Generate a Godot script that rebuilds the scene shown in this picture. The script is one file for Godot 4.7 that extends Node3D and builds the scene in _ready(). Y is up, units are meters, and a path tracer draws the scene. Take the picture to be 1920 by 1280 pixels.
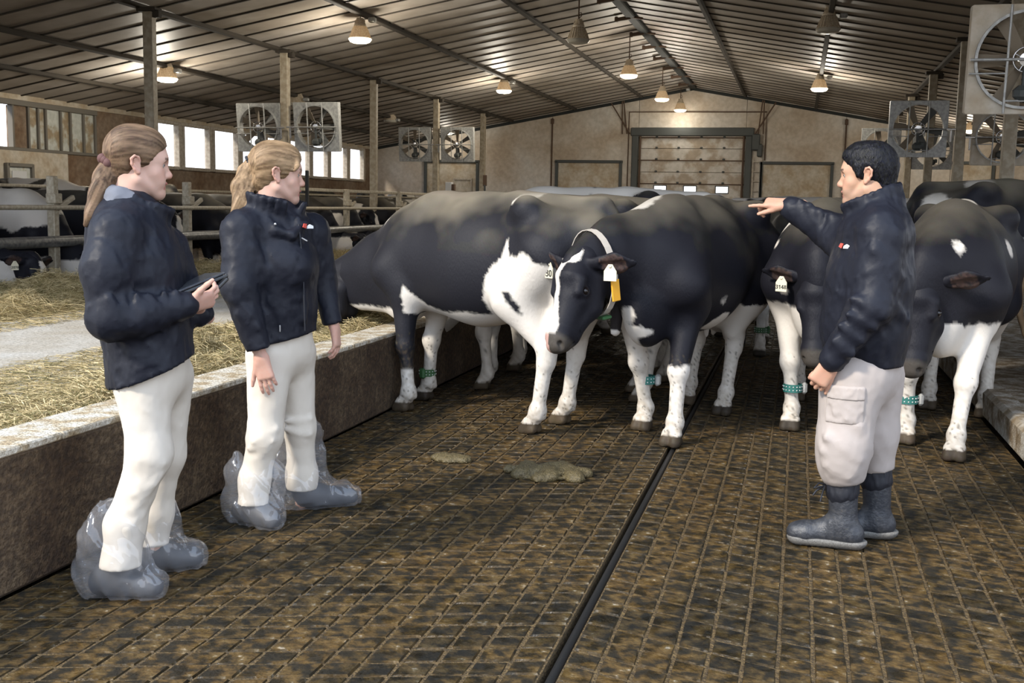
extends Node3D

# ---------------------------------------------------------------- a dairy barn
var M := {}
var cam_from := Vector3(0, 1.45, 0)

func _ready() -> void:
	var cam := Camera3D.new()
	cam.name = "camera"
	cam.transform = Transform3D(Basis(Vector3(0.966987, 0.018451, -0.254157), Vector3(-0.049483, 0.991986, -0.116254), Vector3(0.249976, 0.124992, 0.960151)), cam_from)
	cam.keep_aspect = Camera3D.KEEP_HEIGHT
	cam.fov = rad_to_deg(2.0 * atan(640.0 / 2040.0))
	cam.near = 0.05
	cam.far = 200.0
	add_child(cam)
	cam.current = true
	var env := Environment.new()
	env.tonemap_mode = Environment.TONE_MAPPER_LINEAR
	env.tonemap_exposure = 0.78
	env.background_mode = Environment.BG_SKY
	var sm := ProceduralSkyMaterial.new()
	sm.sky_top_color = Color(0.80, 0.87, 0.97)
	sm.sky_horizon_color = Color(0.97, 0.97, 0.98)
	sm.ground_bottom_color = Color(0.55, 0.52, 0.48)
	sm.ground_horizon_color = Color(0.75, 0.74, 0.72)
	sm.sky_energy_multiplier = 1.9
	sm.ground_energy_multiplier = 0.8
	sm.sun_angle_max = 1.0
	var sky := Sky.new()
	sky.sky_material = sm
	env.sky = sky
	env.sdfgi_enabled = true
	env.ssao_enabled = true
	env.ssil_enabled = true
	var we := WorldEnvironment.new()
	we.name = "world_environment"
	we.environment = env
	add_child(we)
	# hazy sun from behind the camera and to the left, through the open end of the barn
	var sun := DirectionalLight3D.new()
	sun.name = "sun"
	sun.light_color = Color(1.0, 0.965, 0.91)
	sun.light_energy = 2.1
	sun.light_angular_distance = 7.0
	sun.shadow_enabled = true
	sun.sky_mode = DirectionalLight3D.SKY_MODE_LIGHT_ONLY
	add_child(sun)
	sun.look_at_from_position(Vector3.ZERO, Vector3(0.46, -0.60, -0.655))
	make_materials()
	build_room()
	build_fittings()
	build_feed()
	build_cows()
	build_people()

# ---------------------------------------------------------------- naming
func tag(o: Node, label: String, category := "", group := "", kind := "") -> Node:
	if label: o.set_meta("label", label)
	if category: o.set_meta("category", category)
	if group: o.set_meta("group", group)
	if kind: o.set_meta("kind", kind)
	return o

func thing(called: String, label: String, category: String, at := Vector3.ZERO, turn := 0.0, group := "", kind := "") -> Node3D:
	var o := Node3D.new()
	o.name = called
	add_child(o, true)
	o.position = at
	o.rotation.y = turn
	tag(o, label, category, group, kind)
	return o

func part(called: String, mesh: Mesh, mat: Material, parent: Node = self, at := Vector3.ZERO) -> MeshInstance3D:
	var o := MeshInstance3D.new()
	o.name = called
	o.mesh = mesh
	o.material_override = mat
	o.position = at
	parent.add_child(o, true)
	return o

# ---------------------------------------------------------------- shapes
class Shape:
	var v := PackedVector3Array()
	var n := PackedVector3Array()
	var uv := PackedVector2Array()
	var c := PackedColorArray()
	var ix := PackedInt32Array()
	var tint := Color.WHITE
	var X := Transform3D()

	func put(p: Vector3, m: Vector3, u := Vector2.ZERO) -> int:
		v.append(X * p)
		n.append((X.basis * m).normalized())
		uv.append(u)
		c.append(tint)
		return v.size() - 1

	func tri(a: int, b: int, d: int) -> void:
		var f := (v[b] - v[a]).cross(v[d] - v[a])
		if f.dot(n[a] + n[b] + n[d]) > 0.0:
			ix.append(a); ix.append(d); ix.append(b)
		else:
			ix.append(a); ix.append(b); ix.append(d)

	func face(pts: Array, m: Vector3) -> void:
		var k := []
		for p in pts: k.append(put(p, m))
		for i in range(1, k.size() - 1): tri(k[0], k[i], k[i + 1])

	func flat(a: Vector3, b: Vector3, d: Vector3, out: Vector3) -> void:
		var m := (b - a).cross(d - a).normalized()
		if m.dot(out) < 0.0: m = -m
		face([a, b, d], m)

	func quad(a: Vector3, b: Vector3, d: Vector3, e: Vector3, out: Vector3) -> void:
		var m := (d - a).cross(e - b).normalized()
		if m.dot(out) < 0.0: m = -m
		var k := [put(a, m, Vector2(0, 0)), put(b, m, Vector2(1, 0)), put(d, m, Vector2(1, 1)), put(e, m, Vector2(0, 1))]
		tri(k[0], k[1], k[2]); tri(k[0], k[2], k[3])

	# box with chamfered edges
	func box(ctr: Vector3, size: Vector3, b := 0.0, bas := Basis()) -> Shape:
		var h := size * 0.5
		b = minf(b, minf(h.x, minf(h.y, h.z)) * 0.95)
		var at := func(x: float, y: float, z: float) -> Vector3: return ctr + bas * Vector3(x, y, z)
		for ax in 3:
			var u := (ax + 1) % 3
			var w := (ax + 2) % 3
			for s in [-1.0, 1.0]:
				var q := []
				for e in [[-1, -1], [1, -1], [1, 1], [-1, 1]]:
					var p := Vector3.ZERO
					p[ax] = s * h[ax]
					p[u] = e[0] * (h[u] - b)
					p[w] = e[1] * (h[w] - b)
					q.append(ctr + bas * p)
				var m := Vector3.ZERO
				m[ax] = s
				face(q, bas * m)
			if b > 0.0:
				for s1 in [-1.0, 1.0]:
					for s2 in [-1.0, 1.0]:
						var q := []
						for e in [[0, -1], [0, 1], [1, 1], [1, -1]]:
							var p := Vector3.ZERO
							p[ax] = e[1] * (h[ax] - b)
							p[u] = s1 * (h[u] - (b if e[0] == 1 else 0.0))
							p[w] = s2 * (h[w] - (0.0 if e[0] == 1 else b))
							q.append(ctr + bas * p)
						var m := Vector3.ZERO
						m[u] = s1
						m[w] = s2
						face(q, bas * m.normalized())
		if b > 0.0:
			for s0 in [-1.0, 1.0]:
				for s1 in [-1.0, 1.0]:
					for s2 in [-1.0, 1.0]:
						var s := Vector3(s0, s1, s2)
						var q := []
						for ax in 3:
							var p := s * (h - Vector3.ONE * b)
							p[ax] = s[ax] * h[ax]
							q.append(ctr + bas * p)
						face(q, bas * s.normalized())
		return self

	# round or flattened tube through points; rad may be a number or an array
	func tube(pts: Array, rad, sides := 8, caps := true, flat_y := 1.0) -> Shape:
		var rings := []
		var side := Vector3.ZERO
		for i in pts.size():
			var t: Vector3 = (pts[mini(i + 1, pts.size() - 1)] - pts[maxi(i - 1, 0)]).normalized()
			if side == Vector3.ZERO:
				side = t.cross(Vector3.UP if absf(t.y) < 0.9 else Vector3.RIGHT).normalized()
			else:
				side = (side - t * side.dot(t)).normalized()
			var up := side.cross(t)
			var r: float = rad[i] if rad is Array else rad
			var ring := []
			for k in sides:
				var a := TAU * k / sides
				var m := side * cos(a) + up * sin(a)
				ring.append(put(pts[i] + (side * cos(a) + up * sin(a) * flat_y) * r, m))
			if i > 0:
				var o: Array = rings[-1]
				for k in sides:
					var k2 := (k + 1) % sides
					tri(o[k], o[k2], ring[k2]); tri(o[k], ring[k2], ring[k])
			rings.append(ring)
			if caps and (i == 0 or i == pts.size() - 1):
				var m2: Vector3 = -t if i == 0 else t
				var q := []
				for k in sides:
					var a := TAU * k / sides
					q.append(pts[i] + (side * cos(a) + up * sin(a) * flat_y) * r)
				face(q, m2)
		return self

	# profile of (radius, height) turned about y
	func lathe(prof: Array, sides := 20, ctr := Vector3.ZERO) -> Shape:
		for i in prof.size() - 1:
			var a: Vector2 = prof[i]
			var b: Vector2 = prof[i + 1]
			var d := (b - a).normalized()
			var nn := Vector2(d.y, -d.x)
			var prev := []
			for k in sides + 1:
				var an := TAU * k / sides
				var r := Vector3(cos(an), 0, sin(an))
				var m := r * nn.x + Vector3.UP * nn.y
				var q := [put(ctr + r * a.x + Vector3.UP * a.y, m), put(ctr + r * b.x + Vector3.UP * b.y, m)]
				if k > 0:
					tri(prev[0], prev[1], q[1]); tri(prev[0], q[1], q[0])
				prev = q
		return self

	# closed outline (x, y) given depth along z
	func slab(outline: PackedVector2Array, z0: float, z1: float) -> Shape:
		var t := Geometry2D.triangulate_polygon(outline)
		for zz in [[z0, -1.0], [z1, 1.0]]:
			var m := Vector3(0, 0, zz[1] * signf(z1 - z0))
			for i in range(0, t.size(), 3):
				face([Vector3(outline[t[i]].x, outline[t[i]].y, zz[0]), Vector3(outline[t[i + 1]].x, outline[t[i + 1]].y, zz[0]), Vector3(outline[t[i + 2]].x, outline[t[i + 2]].y, zz[0])], m)
		var cw := Geometry2D.is_polygon_clockwise(outline)
		for i in outline.size():
			var a := outline[i]
			var b := outline[(i + 1) % outline.size()]
			var d := (b - a).normalized()
			var m := Vector3(d.y, -d.x, 0) * (-1.0 if cw else 1.0)
			face([Vector3(a.x, a.y, z0), Vector3(b.x, b.y, z0), Vector3(b.x, b.y, z1), Vector3(a.x, a.y, z1)], m)
		return self

	# round ball squashed by a vector
	func ball(ctr: Vector3, r: Vector3, bas := Basis(), rows := 8, cols := 12) -> Shape:
		var grid := []
		for i in rows + 1:
			var th := PI * i / rows
			var row := []
			for k in cols + 1:
				var ph := TAU * k / cols
				var d := Vector3(sin(th) * cos(ph), cos(th), sin(th) * sin(ph))
				row.append(put(ctr + bas * (d * r), bas * (d / r).normalized()))
			if i > 0:
				for k in cols:
					tri(grid[-1][k], grid[-1][k + 1], row[k + 1]); tri(grid[-1][k], row[k + 1], row[k])
			grid.append(row)
		return self

	func mesh(uvs := false, colors := false) -> ArrayMesh:
		var a := []
		a.resize(Mesh.ARRAY_MAX)
		a[Mesh.ARRAY_VERTEX] = v
		a[Mesh.ARRAY_NORMAL] = n
		if uvs: a[Mesh.ARRAY_TEX_UV] = uv
		if colors: a[Mesh.ARRAY_COLOR] = c
		a[Mesh.ARRAY_INDEX] = ix
		var m := ArrayMesh.new()
		m.add_surface_from_arrays(Mesh.PRIMITIVE_TRIANGLES, a)
		return m

# ---------------------------------------------------------------- materials
func lin(r: float, g: float, b: float) -> Color:
	return Color(r, g, b).linear_to_srgb()

func plain(c: Color, rough := 0.7, metal := 0.0) -> StandardMaterial3D:
	var m := StandardMaterial3D.new()
	m.albedo_color = c
	m.roughness = rough
	m.metallic = metal
	return m

func noise_tex(ramp: Array, freq: float, seed_: int, size := 512, octaves := 5, normal := false, stretch := 1.0, kind := FastNoiseLite.TYPE_SIMPLEX_SMOOTH) -> NoiseTexture2D:
	var f := FastNoiseLite.new()
	f.noise_type = kind
	f.seed = seed_
	f.frequency = freq
	f.fractal_octaves = octaves
	f.fractal_gain = 0.55
	var t := NoiseTexture2D.new()
	t.width = size
	t.height = size
	t.seamless = true
	t.generate_mipmaps = false
	t.noise = f
	if normal:
		t.as_normal_map = true
		t.bump_strength = stretch
	elif ramp.size():
		var g := Gradient.new()
		var off := PackedFloat32Array()
		var col := PackedColorArray()
		for r in ramp:
			off.append(r[0])
			col.append(r[1])
		g.offsets = off
		g.colors = col
		t.color_ramp = g
	return t

# a mottled surface laid on by world position
func mottled(ramp: Array, freq: float, seed_: int, per_metre: float, rough := 0.8, bump := 0.0, world := true) -> StandardMaterial3D:
	var m := StandardMaterial3D.new()
	m.albedo_texture = noise_tex(ramp, freq, seed_)
	m.uv1_triplanar = true
	m.uv1_world_triplanar = world
	m.uv1_scale = Vector3.ONE * per_metre
	m.roughness = rough
	if bump > 0.0:
		m.normal_enabled = true
		m.normal_texture = noise_tex([], freq * 2.0, seed_ + 7, 512, 5, true, 6.0)
		m.normal_scale = bump
	return m

# a second, coarser pattern multiplied over the first
func stained(m: StandardMaterial3D, ramp: Array, freq: float, seed_: int, per_metre: float, mode := BaseMaterial3D.BLEND_MODE_MUL) -> StandardMaterial3D:
	m.detail_enabled = true
	m.detail_albedo = noise_tex(ramp, freq, seed_)
	m.detail_uv_layer = BaseMaterial3D.DETAIL_UV_2
	m.detail_blend_mode = mode
	m.uv2_triplanar = true
	m.uv2_world_triplanar = m.uv1_world_triplanar
	m.uv2_scale = Vector3.ONE * per_metre
	return m

func make_materials() -> void:
	M.liner = stained(mottled([[0.2, lin(.46, .415, .37)], [0.8, lin(.54, .495, .445)]], 0.01, 3, 0.3, 0.5), [[0.3, Color(.82, .8, .77)], [0.7, Color(1, 1, 1)]], 0.006, 5, 0.11)
	M.liner.metallic_specular = 0.22
	M.rib = plain(lin(.045, .036, .026), 0.75)
	M.beam = plain(lin(.035, .027, .018), 0.85)
	M.ridge = plain(lin(.018, .021, .02), 0.85)
	M.rust = plain(lin(.085, .05, .03), 0.8)
	M.post = mottled([[0.3, lin(.27, .22, .15)], [0.7, lin(.36, .31, .23)]], 0.02, 11, 0.8, 0.6)
	M.galv = mottled([[0.3, lin(.30, .30, .285)], [0.7, lin(.42, .42, .40)]], 0.02, 12, 1.4, 0.42)
	M.galv.metallic = 0.35
	M.tanpipe = mottled([[0.3, lin(.30, .255, .18)], [0.7, lin(.42, .37, .28)]], 0.02, 13, 1.5, 0.5)
	M.bigpipe = mottled([[0.35, lin(.10, .10, .10)], [0.6, lin(.20, .195, .18)]], 0.02, 14, 1.2, 0.33)
	M.bigpipe.metallic = 0.3
	M.endwall = stained(mottled([[0.2, lin(.50, .465, .41)], [0.8, lin(.60, .565, .51)]], 0.02, 21, 0.5, 0.75), [[0.2, Color(.90, .845, .785)], [0.65, Color(1, .985, .97)], [0.85, Color(1, 1, 1)]], 0.006, 22, 0.13)
	M.dirtwall = stained(mottled([[0.2, lin(.17, .12, .08)], [0.8, lin(.25, .185, .13)]], 0.02, 23, 0.6, 0.8), [[0.25, Color(.85, .78, .7)], [0.7, Color(1, 1, 1)]], 0.01, 24, 0.2)
	M.palewall = stained(mottled([[0.2, lin(.44, .39, .31)], [0.8, lin(.55, .50, .42)]], 0.02, 25, 0.6, 0.75), [[0.2, Color(.90, .85, .78)], [0.75, Color(1, 1, 1)]], 0.012, 26, 0.25)
	M.frost = stained(mottled([[0.2, lin(.42, .43, .38)], [0.8, lin(.54, .55, .50)]], 0.02, 27, 0.6, 0.5), [[0.3, Color(.8, .7, .58)], [0.55, Color(1, 1, 1)]], 0.012, 28, 0.3)
	M.trim = plain(lin(.14, .125, .10), 0.6)
	M.darktrim = plain(lin(.05, .055, .052), 0.6)
	M.mullion = mottled([[0.3, lin(.34, .29, .23)], [0.7, lin(.46, .41, .34)]], 0.02, 29, 1.0, 0.6)
	M.doorpanel = stained(mottled([[0.3, lin(.46, .425, .375)], [0.7, lin(.54, .50, .45)]], 0.02, 30, 0.5, 0.55), [[0.3, Color(.85, .8, .74)], [0.6, Color(1, 1, 1)]], 0.01, 31, 0.3)
	M.glass = plain(Color(1, 1, 1, 0.12), 0.05)
	M.glass.transparency = BaseMaterial3D.TRANSPARENCY_ALPHA
	# floor: dark wet concrete blocks smeared with brown, brown filling in the grooves
	M.block = stained(mottled([[0.26, lin(.014, .011, .006)], [0.40, lin(.025, .018, .008)], [0.52, lin(.052, .033, .011)], [0.70, lin(.085, .054, .018)], [0.82, lin(.10, .07, .03)], [0.90, lin(.26, .225, .175)]], 0.018, 41, 1.1, 0.5, 0.9), [[0.28, Color(.70, .71, .71)], [0.5, Color(1, .98, .94)], [0.78, Color(1.0, .96, .9)]], 0.01, 42, 0.22)
	M.block.metallic_specular = 0.36
	M.block.roughness_texture = noise_tex([[0.3, Color(.40, .40, .40)], [0.5, Color(.75, .75, .75)], [0.7, Color(.95, .95, .95)]], 0.014, 43)
	M.block.roughness_texture_channel = BaseMaterial3D.TEXTURE_CHANNEL_RED
	M.block.roughness = 1.0
	M.groove = mottled([[0.3, lin(.045, .028, .010)], [0.55, lin(.085, .053, .018)], [0.75, lin(.13, .083, .030)]], 0.05, 44, 1.6, 0.75, 1.0)
	M.curb = stained(mottled([[0.3, lin(.052, .032, .016)], [0.5, lin(.076, .049, .025)], [0.75, lin(.115, .077, .042)]], 0.03, 45, 1.3, 0.85, 0.8), [[0.2, Color(.74, .68, .62)], [0.75, Color(1, 1, 1)]], 0.012, 46, 0.4)
	M.curbtop = stained(mottled([[0.3, lin(.40, .36, .29)], [0.7, lin(.62, .58, .50)]], 0.05, 47, 1.3, 0.85, 0.6), [[0.3, Color(.82, .76, .66)], [0.6, Color(1, 1, 1)]], 0.02, 48, 0.6)
	M.road = stained(mottled([[0.25, lin(.40, .385, .35)], [0.75, lin(.50, .485, .45)]], 0.04, 49, 0.7, 0.85, 0.25), [[0.2, Color(.93, .91, .88)], [0.8, Color(1, 1, 1)]], 0.012, 50, 0.3)
	M.bed = stained(mottled([[0.25, lin(.26, .23, .18)], [0.5, lin(.36, .33, .28)], [0.75, lin(.42, .38, .32)]], 0.05, 51, 1.3, 0.85, 0.6), [[0.25, Color(.66, .58, .46)], [0.7, Color(1, 1, 1)]], 0.02, 52, 0.5)
	M.black = plain(lin(.010, .010, .010), 0.5)
	M.dung = mottled([[0.3, lin(.055, .042, .016)], [0.7, lin(.125, .094, .040)]], 0.06, 53, 2.0, 0.6, 1.0)
	M.lime = mottled([[0.3, lin(.28, .25, .2)], [0.7, lin(.55, .5, .43)]], 0.06, 54, 2.0, 0.8, 1.0)
	M.vinyl = plain(lin(.55, .55, .54), 0.5)

# ---------------------------------------------------------------- the setting
const RIDGE_X := -3.43
const RIDGE_Y := 5.25
const PITCH := 0.178
const WALL_L := -14.3
const WALL_R := 7.44
const END := -35.2
const FRONT := -4.2
const BACK := 5.0

func roof_y(x: float) -> float:
	return RIDGE_Y - PITCH * absf(x - RIDGE_X)

func build_room() -> void:
	build_floor()
	build_ceiling()
	build_walls()

func build_floor() -> void:
	var rng := RandomNumberGenerator.new()
	rng.seed = 5
	# the two grooved slabs of the alley, on either side of the scraper slot
	var spec := [["floor", -2.72, -0.712, -0.34, 0.11155, 0.107, "wet grooved concrete floor of the cow alley between the feed curb and the black slot"], ["floor", -0.655, 1.32, 0.30, 0.10972, 0.120, "wet grooved concrete floor of the cow alley on the free stall side of the black slot"]]
	for sp in spec:
		var x0: float = sp[1]
		var x1: float = sp[2]
		var skew: float = sp[3]
		var wx: float = sp[4]
		var wz: float = sp[5]
		var f := thing(sp[0], sp[6], "floor", Vector3((x0 + x1) / 2, 0, -3), 0, "", "structure")
		var o := f.position
		var under := Shape.new()
		under.box(Vector3((x0 + x1) / 2, -0.106, (BACK + END) / 2) - o, Vector3(x1 - x0, 0.2, BACK - END))
		part("groove_bed", under.mesh(), M.groove, f).set_meta("label", "brown dung filling of the grooves")
		var nx := int(round((x1 - x0) / wx))
		var cells := []
		for i in nx:
			for j in range(-50, int((BACK - END) / wz) + 50):
				var xa := x0 + i * wx
				var xb := minf(xa + wx, x1)
				if xb - xa < 0.03: continue
				var zc := -j * wz + 1.0 + skew * ((xa + xb) * 0.5 - x0)
				if zc > BACK - 0.2 or zc < END + 0.2: continue
				var c := Vector3((xa + xb) * 0.5, 0, zc)
				cells.append([absf(c.distance_to(Vector3(-0.6, 0, -3.6))), c, xb - xa])
		cells.sort_custom(func(a, b): return a[0] < b[0])
		var shapes := []
		for k in 5:
			var s := Shape.new()
			block(s, Vector3.ZERO, wx, wz, skew, rng)
			shapes.append(s.mesh())
		var rest := Shape.new()
		var near := 0
		for q in cells:
			var c: Vector3 = q[1]
			var seen: bool = c.z < -2.7 and near < 300 and q[2] > wx * 0.9
			if seen:
				near += 1
				part("paving_block", shapes[rng.randi() % 5], M.block, f, c - o + Vector3(0, rng.randf_range(-0.003, 0.0015), 0))
			else:
				block(rest, c - o + Vector3(0, rng.randf_range(-0.003, 0.001), 0), q[2], wz, skew, rng)
		var r := part("paving_blocks", rest.mesh(), M.block, f)
		r.set_meta("kind", "stuff")
	# slot with its black rubber strip and channel
	var t := thing("floor_slot", "narrow black scraper slot running down the middle of the wet alley floor", "slot", Vector3(-0.683, 0, -15), 0, "", "structure")
	var ch := Shape.new()
	ch.box(Vector3(0, -0.16, 0), Vector3(0.056, 0.1, 40))
	part("channel", ch.mesh(), M.black, t)
	var cb := Shape.new()
	cb.tube([Vector3(0.004, -0.03, 20), Vector3(0.004, -0.03, 0), Vector3(0.004, -0.03, -20)], 0.019, 8)
	part("scraper_cable", cb.mesh(), M.black, t)
	# ground under the rest
	var g := Shape.new()
	g.box(Vector3(-3.4, -0.35, -15), Vector3(40, 0.26, 60))
	tag(part("ground", g.mesh(), M.groove), "packed earth under and around the barn", "ground", "", "structure")
	# feed drive
	var rd := Shape.new()
	rd.box(Vector3(-5.55, 0.2, (BACK + END) / 2), Vector3(5.1, 0.44, BACK - END), 0.01)
	tag(part("floor", rd.mesh(), M.road), "pale dry concrete feed drive between two rows of hay", "floor", "", "structure")
	# far cow alley floor
	var fa := Shape.new()
	fa.box(Vector3(-11.2, -0.1, (FRONT + END) / 2), Vector3(6.2, 0.2, FRONT - END))
	tag(part("floor", fa.mesh(), M.groove), "brown floor of the cow alley beyond the feed drive", "floor", "", "structure")
	var fb := Shape.new()
	fb.box(Vector3(-12.9, 0.1, (FRONT + END) / 2), Vector3(2.5, 0.2, FRONT - END), 0.02)
	tag(part("stall_platform", fb.mesh(), M.bed), "raised bed of the stall row under the left windows", "platform", "", "structure")
	# near feed curb: body, pale worn top
	var cu := thing("feed_curb", "stained concrete feed curb with a pale worn top beside the two women", "curb", Vector3(-2.72, 0, -15), 0, "", "structure")
	var cs := Shape.new()
	cs.box(Vector3(-0.13, 0.26, 0), Vector3(0.26, 0.52, 40), 0.015)
	part("curb_body", cs.mesh(), M.curb, cu)
	var ct := Shape.new()
	for k in 14:
		ct.box(Vector3(-0.13, 0.527, -18.6 + k * 2.86), Vector3(0.256, 0.03, 2.859), 0.006)
	part("curb_cap", ct.mesh(), M.curbtop, cu)
	# far feed curb
	var fc := Shape.new()
	fc.box(Vector3(-8.22, 0.25, (FRONT + END) / 2), Vector3(0.18, 0.5, FRONT - END), 0.02)
	tag(part("feed_curb", fc.mesh(), M.curb), "low brown feed curb under the far cows' neck rail", "curb", "", "structure")
	# raised stall bed on the right
	var sb := thing("stall_platform", "raised concrete free stall bed with a stained rounded kerb at the right of the alley", "platform", Vector3(1.33, 0, -12), 0, "", "structure")
	var k1 := Shape.new()
	k1.box(Vector3(0.09, 0.1, 6.0), Vector3(0.18, 0.21, 20), 0.03)
	k1.box(Vector3(0.09, 0.1, -14.0), Vector3(0.18, 0.21, 18), 0.03)
	part("kerb", k1.mesh(), M.bed, sb)
	var k2 := Shape.new()
	k2.box(Vector3(3.1, 0.09, -2.5), Vector3(5.9, 0.2, 40), 0.01)
	part("bed", k2.mesh(), M.bed, sb)

func block(s: Shape, c: Vector3, wx: float, wz: float, skew: float, rng: RandomNumberGenerator) -> void:
	# one raised block: skewed top with bevelled, uneven edges
	var g := 0.0065
	var hx := wx * 0.5 - g
	var hz := wz * 0.5 - g
	var top := []
	var foot := []
	for e in [[-1, -1], [1, -1], [1, 1], [-1, 1]]:
		var dx: float = e[0] * (hx - rng.randf_range(0.0, 0.006))
		var dz: float = e[1] * (hz - rng.randf_range(0.0, 0.006))
		top.append(c + Vector3(dx, rng.randf_range(-0.0015, 0.0015), dz + skew * dx))
		var fx: float = e[0] * (hx + 0.003)
		foot.append(c + Vector3(fx, -0.011, e[1] * (hz + 0.003) + skew * fx))
	s.face(top, Vector3.UP)
	for i in 4:
		var j := (i + 1) % 4
		var o: Vector3 = ((top[i] + top[j]) * 0.5 - c)
		o.y = 0.4 * o.length()
		s.face([foot[i], foot[j], top[j], top[i]], o.normalized())

func build_ceiling() -> void:
	var o := thing("ceiling", "sloping cream sheet metal ceiling with dark ribs running from ridge to eaves", "ceiling", Vector3(RIDGE_X, 0, 0), 0, "", "structure")
	var w := 0.667
	var n := int((FRONT - END) / w)
	for side in [-1.0, 1.0]:
		var run := 11.15
		var dirv := Vector3(side, -PITCH, 0).normalized()
		var L := run * sqrt(1 + PITCH * PITCH)
		var bas := Basis(dirv, Vector3(PITCH * side, 1, 0).normalized(), dirv.cross(Vector3(PITCH * side, 1, 0).normalized()))
		var sh := Shape.new()
		sh.box(Vector3.ZERO, Vector3(L, 0.05, w - 0.012), 0.004, bas)
		var pm := sh.mesh()
		var rb := Shape.new()
		for i in n + 1:
			var z := END + i * w
			var mid := Vector3(side * run / 2, RIDGE_Y - PITCH * run / 2, z)
			if i < n:
				part("ceiling_panel", pm, M.liner, o, mid + Vector3(0, 0.025, w / 2))
			rb.box(mid + Vector3(0, -0.008, 0), Vector3(L, 0.024, 0.042), 0.005, bas)
		part("ribs", rb.mesh(), M.rib, o)
		# purlins along the barn
		for px in [1.62, 3.75, 5.85, 7.8, 9.35]:
			var bm := Shape.new()
			bm.box(Vector3(side * px, RIDGE_Y - PITCH * px - 0.05, (FRONT + END) / 2), Vector3(0.085, 0.07, FRONT - END), 0.01, Basis(Vector3(0, 0, 1), -side * atan(PITCH)))
			part("purlin", bm.mesh(), M.beam, o)
	var rg := Shape.new()
	rg.box(Vector3(0, RIDGE_Y - 0.05, (FRONT + END) / 2), Vector3(0.2, 0.1, FRONT - END), 0.02)
	part("ridge_cap", rg.mesh(), M.ridge, o)
	for i in 14:
		var br := Shape.new()
		br.box(Vector3(-0.15, RIDGE_Y - 0.11, 0), Vector3(0.30, 0.07, 0.09), 0.015, Basis(Vector3(0, 0, 1), 0.14))
		br.box(Vector3(-0.28, RIDGE_Y - 0.12, 0), Vector3(0.07, 0.10, 0.10), 0.015)
		br.box(Vector3(0.14, RIDGE_Y - 0.10, 0), Vector3(0.22, 0.04, 0.08), 0.01, Basis(Vector3(0, 0, 1), -0.16))
		part("ridge_bracket", br.mesh(), M.rust, o, Vector3(0, 0, -8.3 - i * 1.96))
	# posts on both sides
	var side_words := {-9.15: "far feed fence", 2.36: "free stalls"}
	var order := ["first", "second", "third", "fourth", "fifth", "sixth", "seventh"]
	for X in [-9.15, 2.36]:
		for k in 7:
			var z := -5.62 - 4.28 * k
			var sh2 := Shape.new()
			var h := roof_y(X) - 0.09
			sh2.box(Vector3(0, h / 2, 0), Vector3(0.15, h, 0.13), 0.012)
			var p := thing("post", "tall tan square roof post along the %s, %s from the near end" % [side_words[X], order[k]], "post", Vector3(X, 0, z), 0, "roof posts along the %s" % side_words[X])
			part("shaft", sh2.mesh(), M.post, p)
			var cp := Shape.new()
			cp.box(Vector3(0, h - 0.03, 0), Vector3(0.3, 0.06, 0.2), 0.01)
			cp.box(Vector3(0.13, h - 0.09, 0), Vector3(0.1, 0.1, 0.1), 0.01)
			part("cap_plate", cp.mesh(), M.beam, p)

func wall_piece(called: String, at: Vector3, size: Vector3, mat: Material, parent: Node) -> MeshInstance3D:
	return part(called, Shape.new().box(at, size, 0.006).mesh(), mat, parent)

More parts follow.
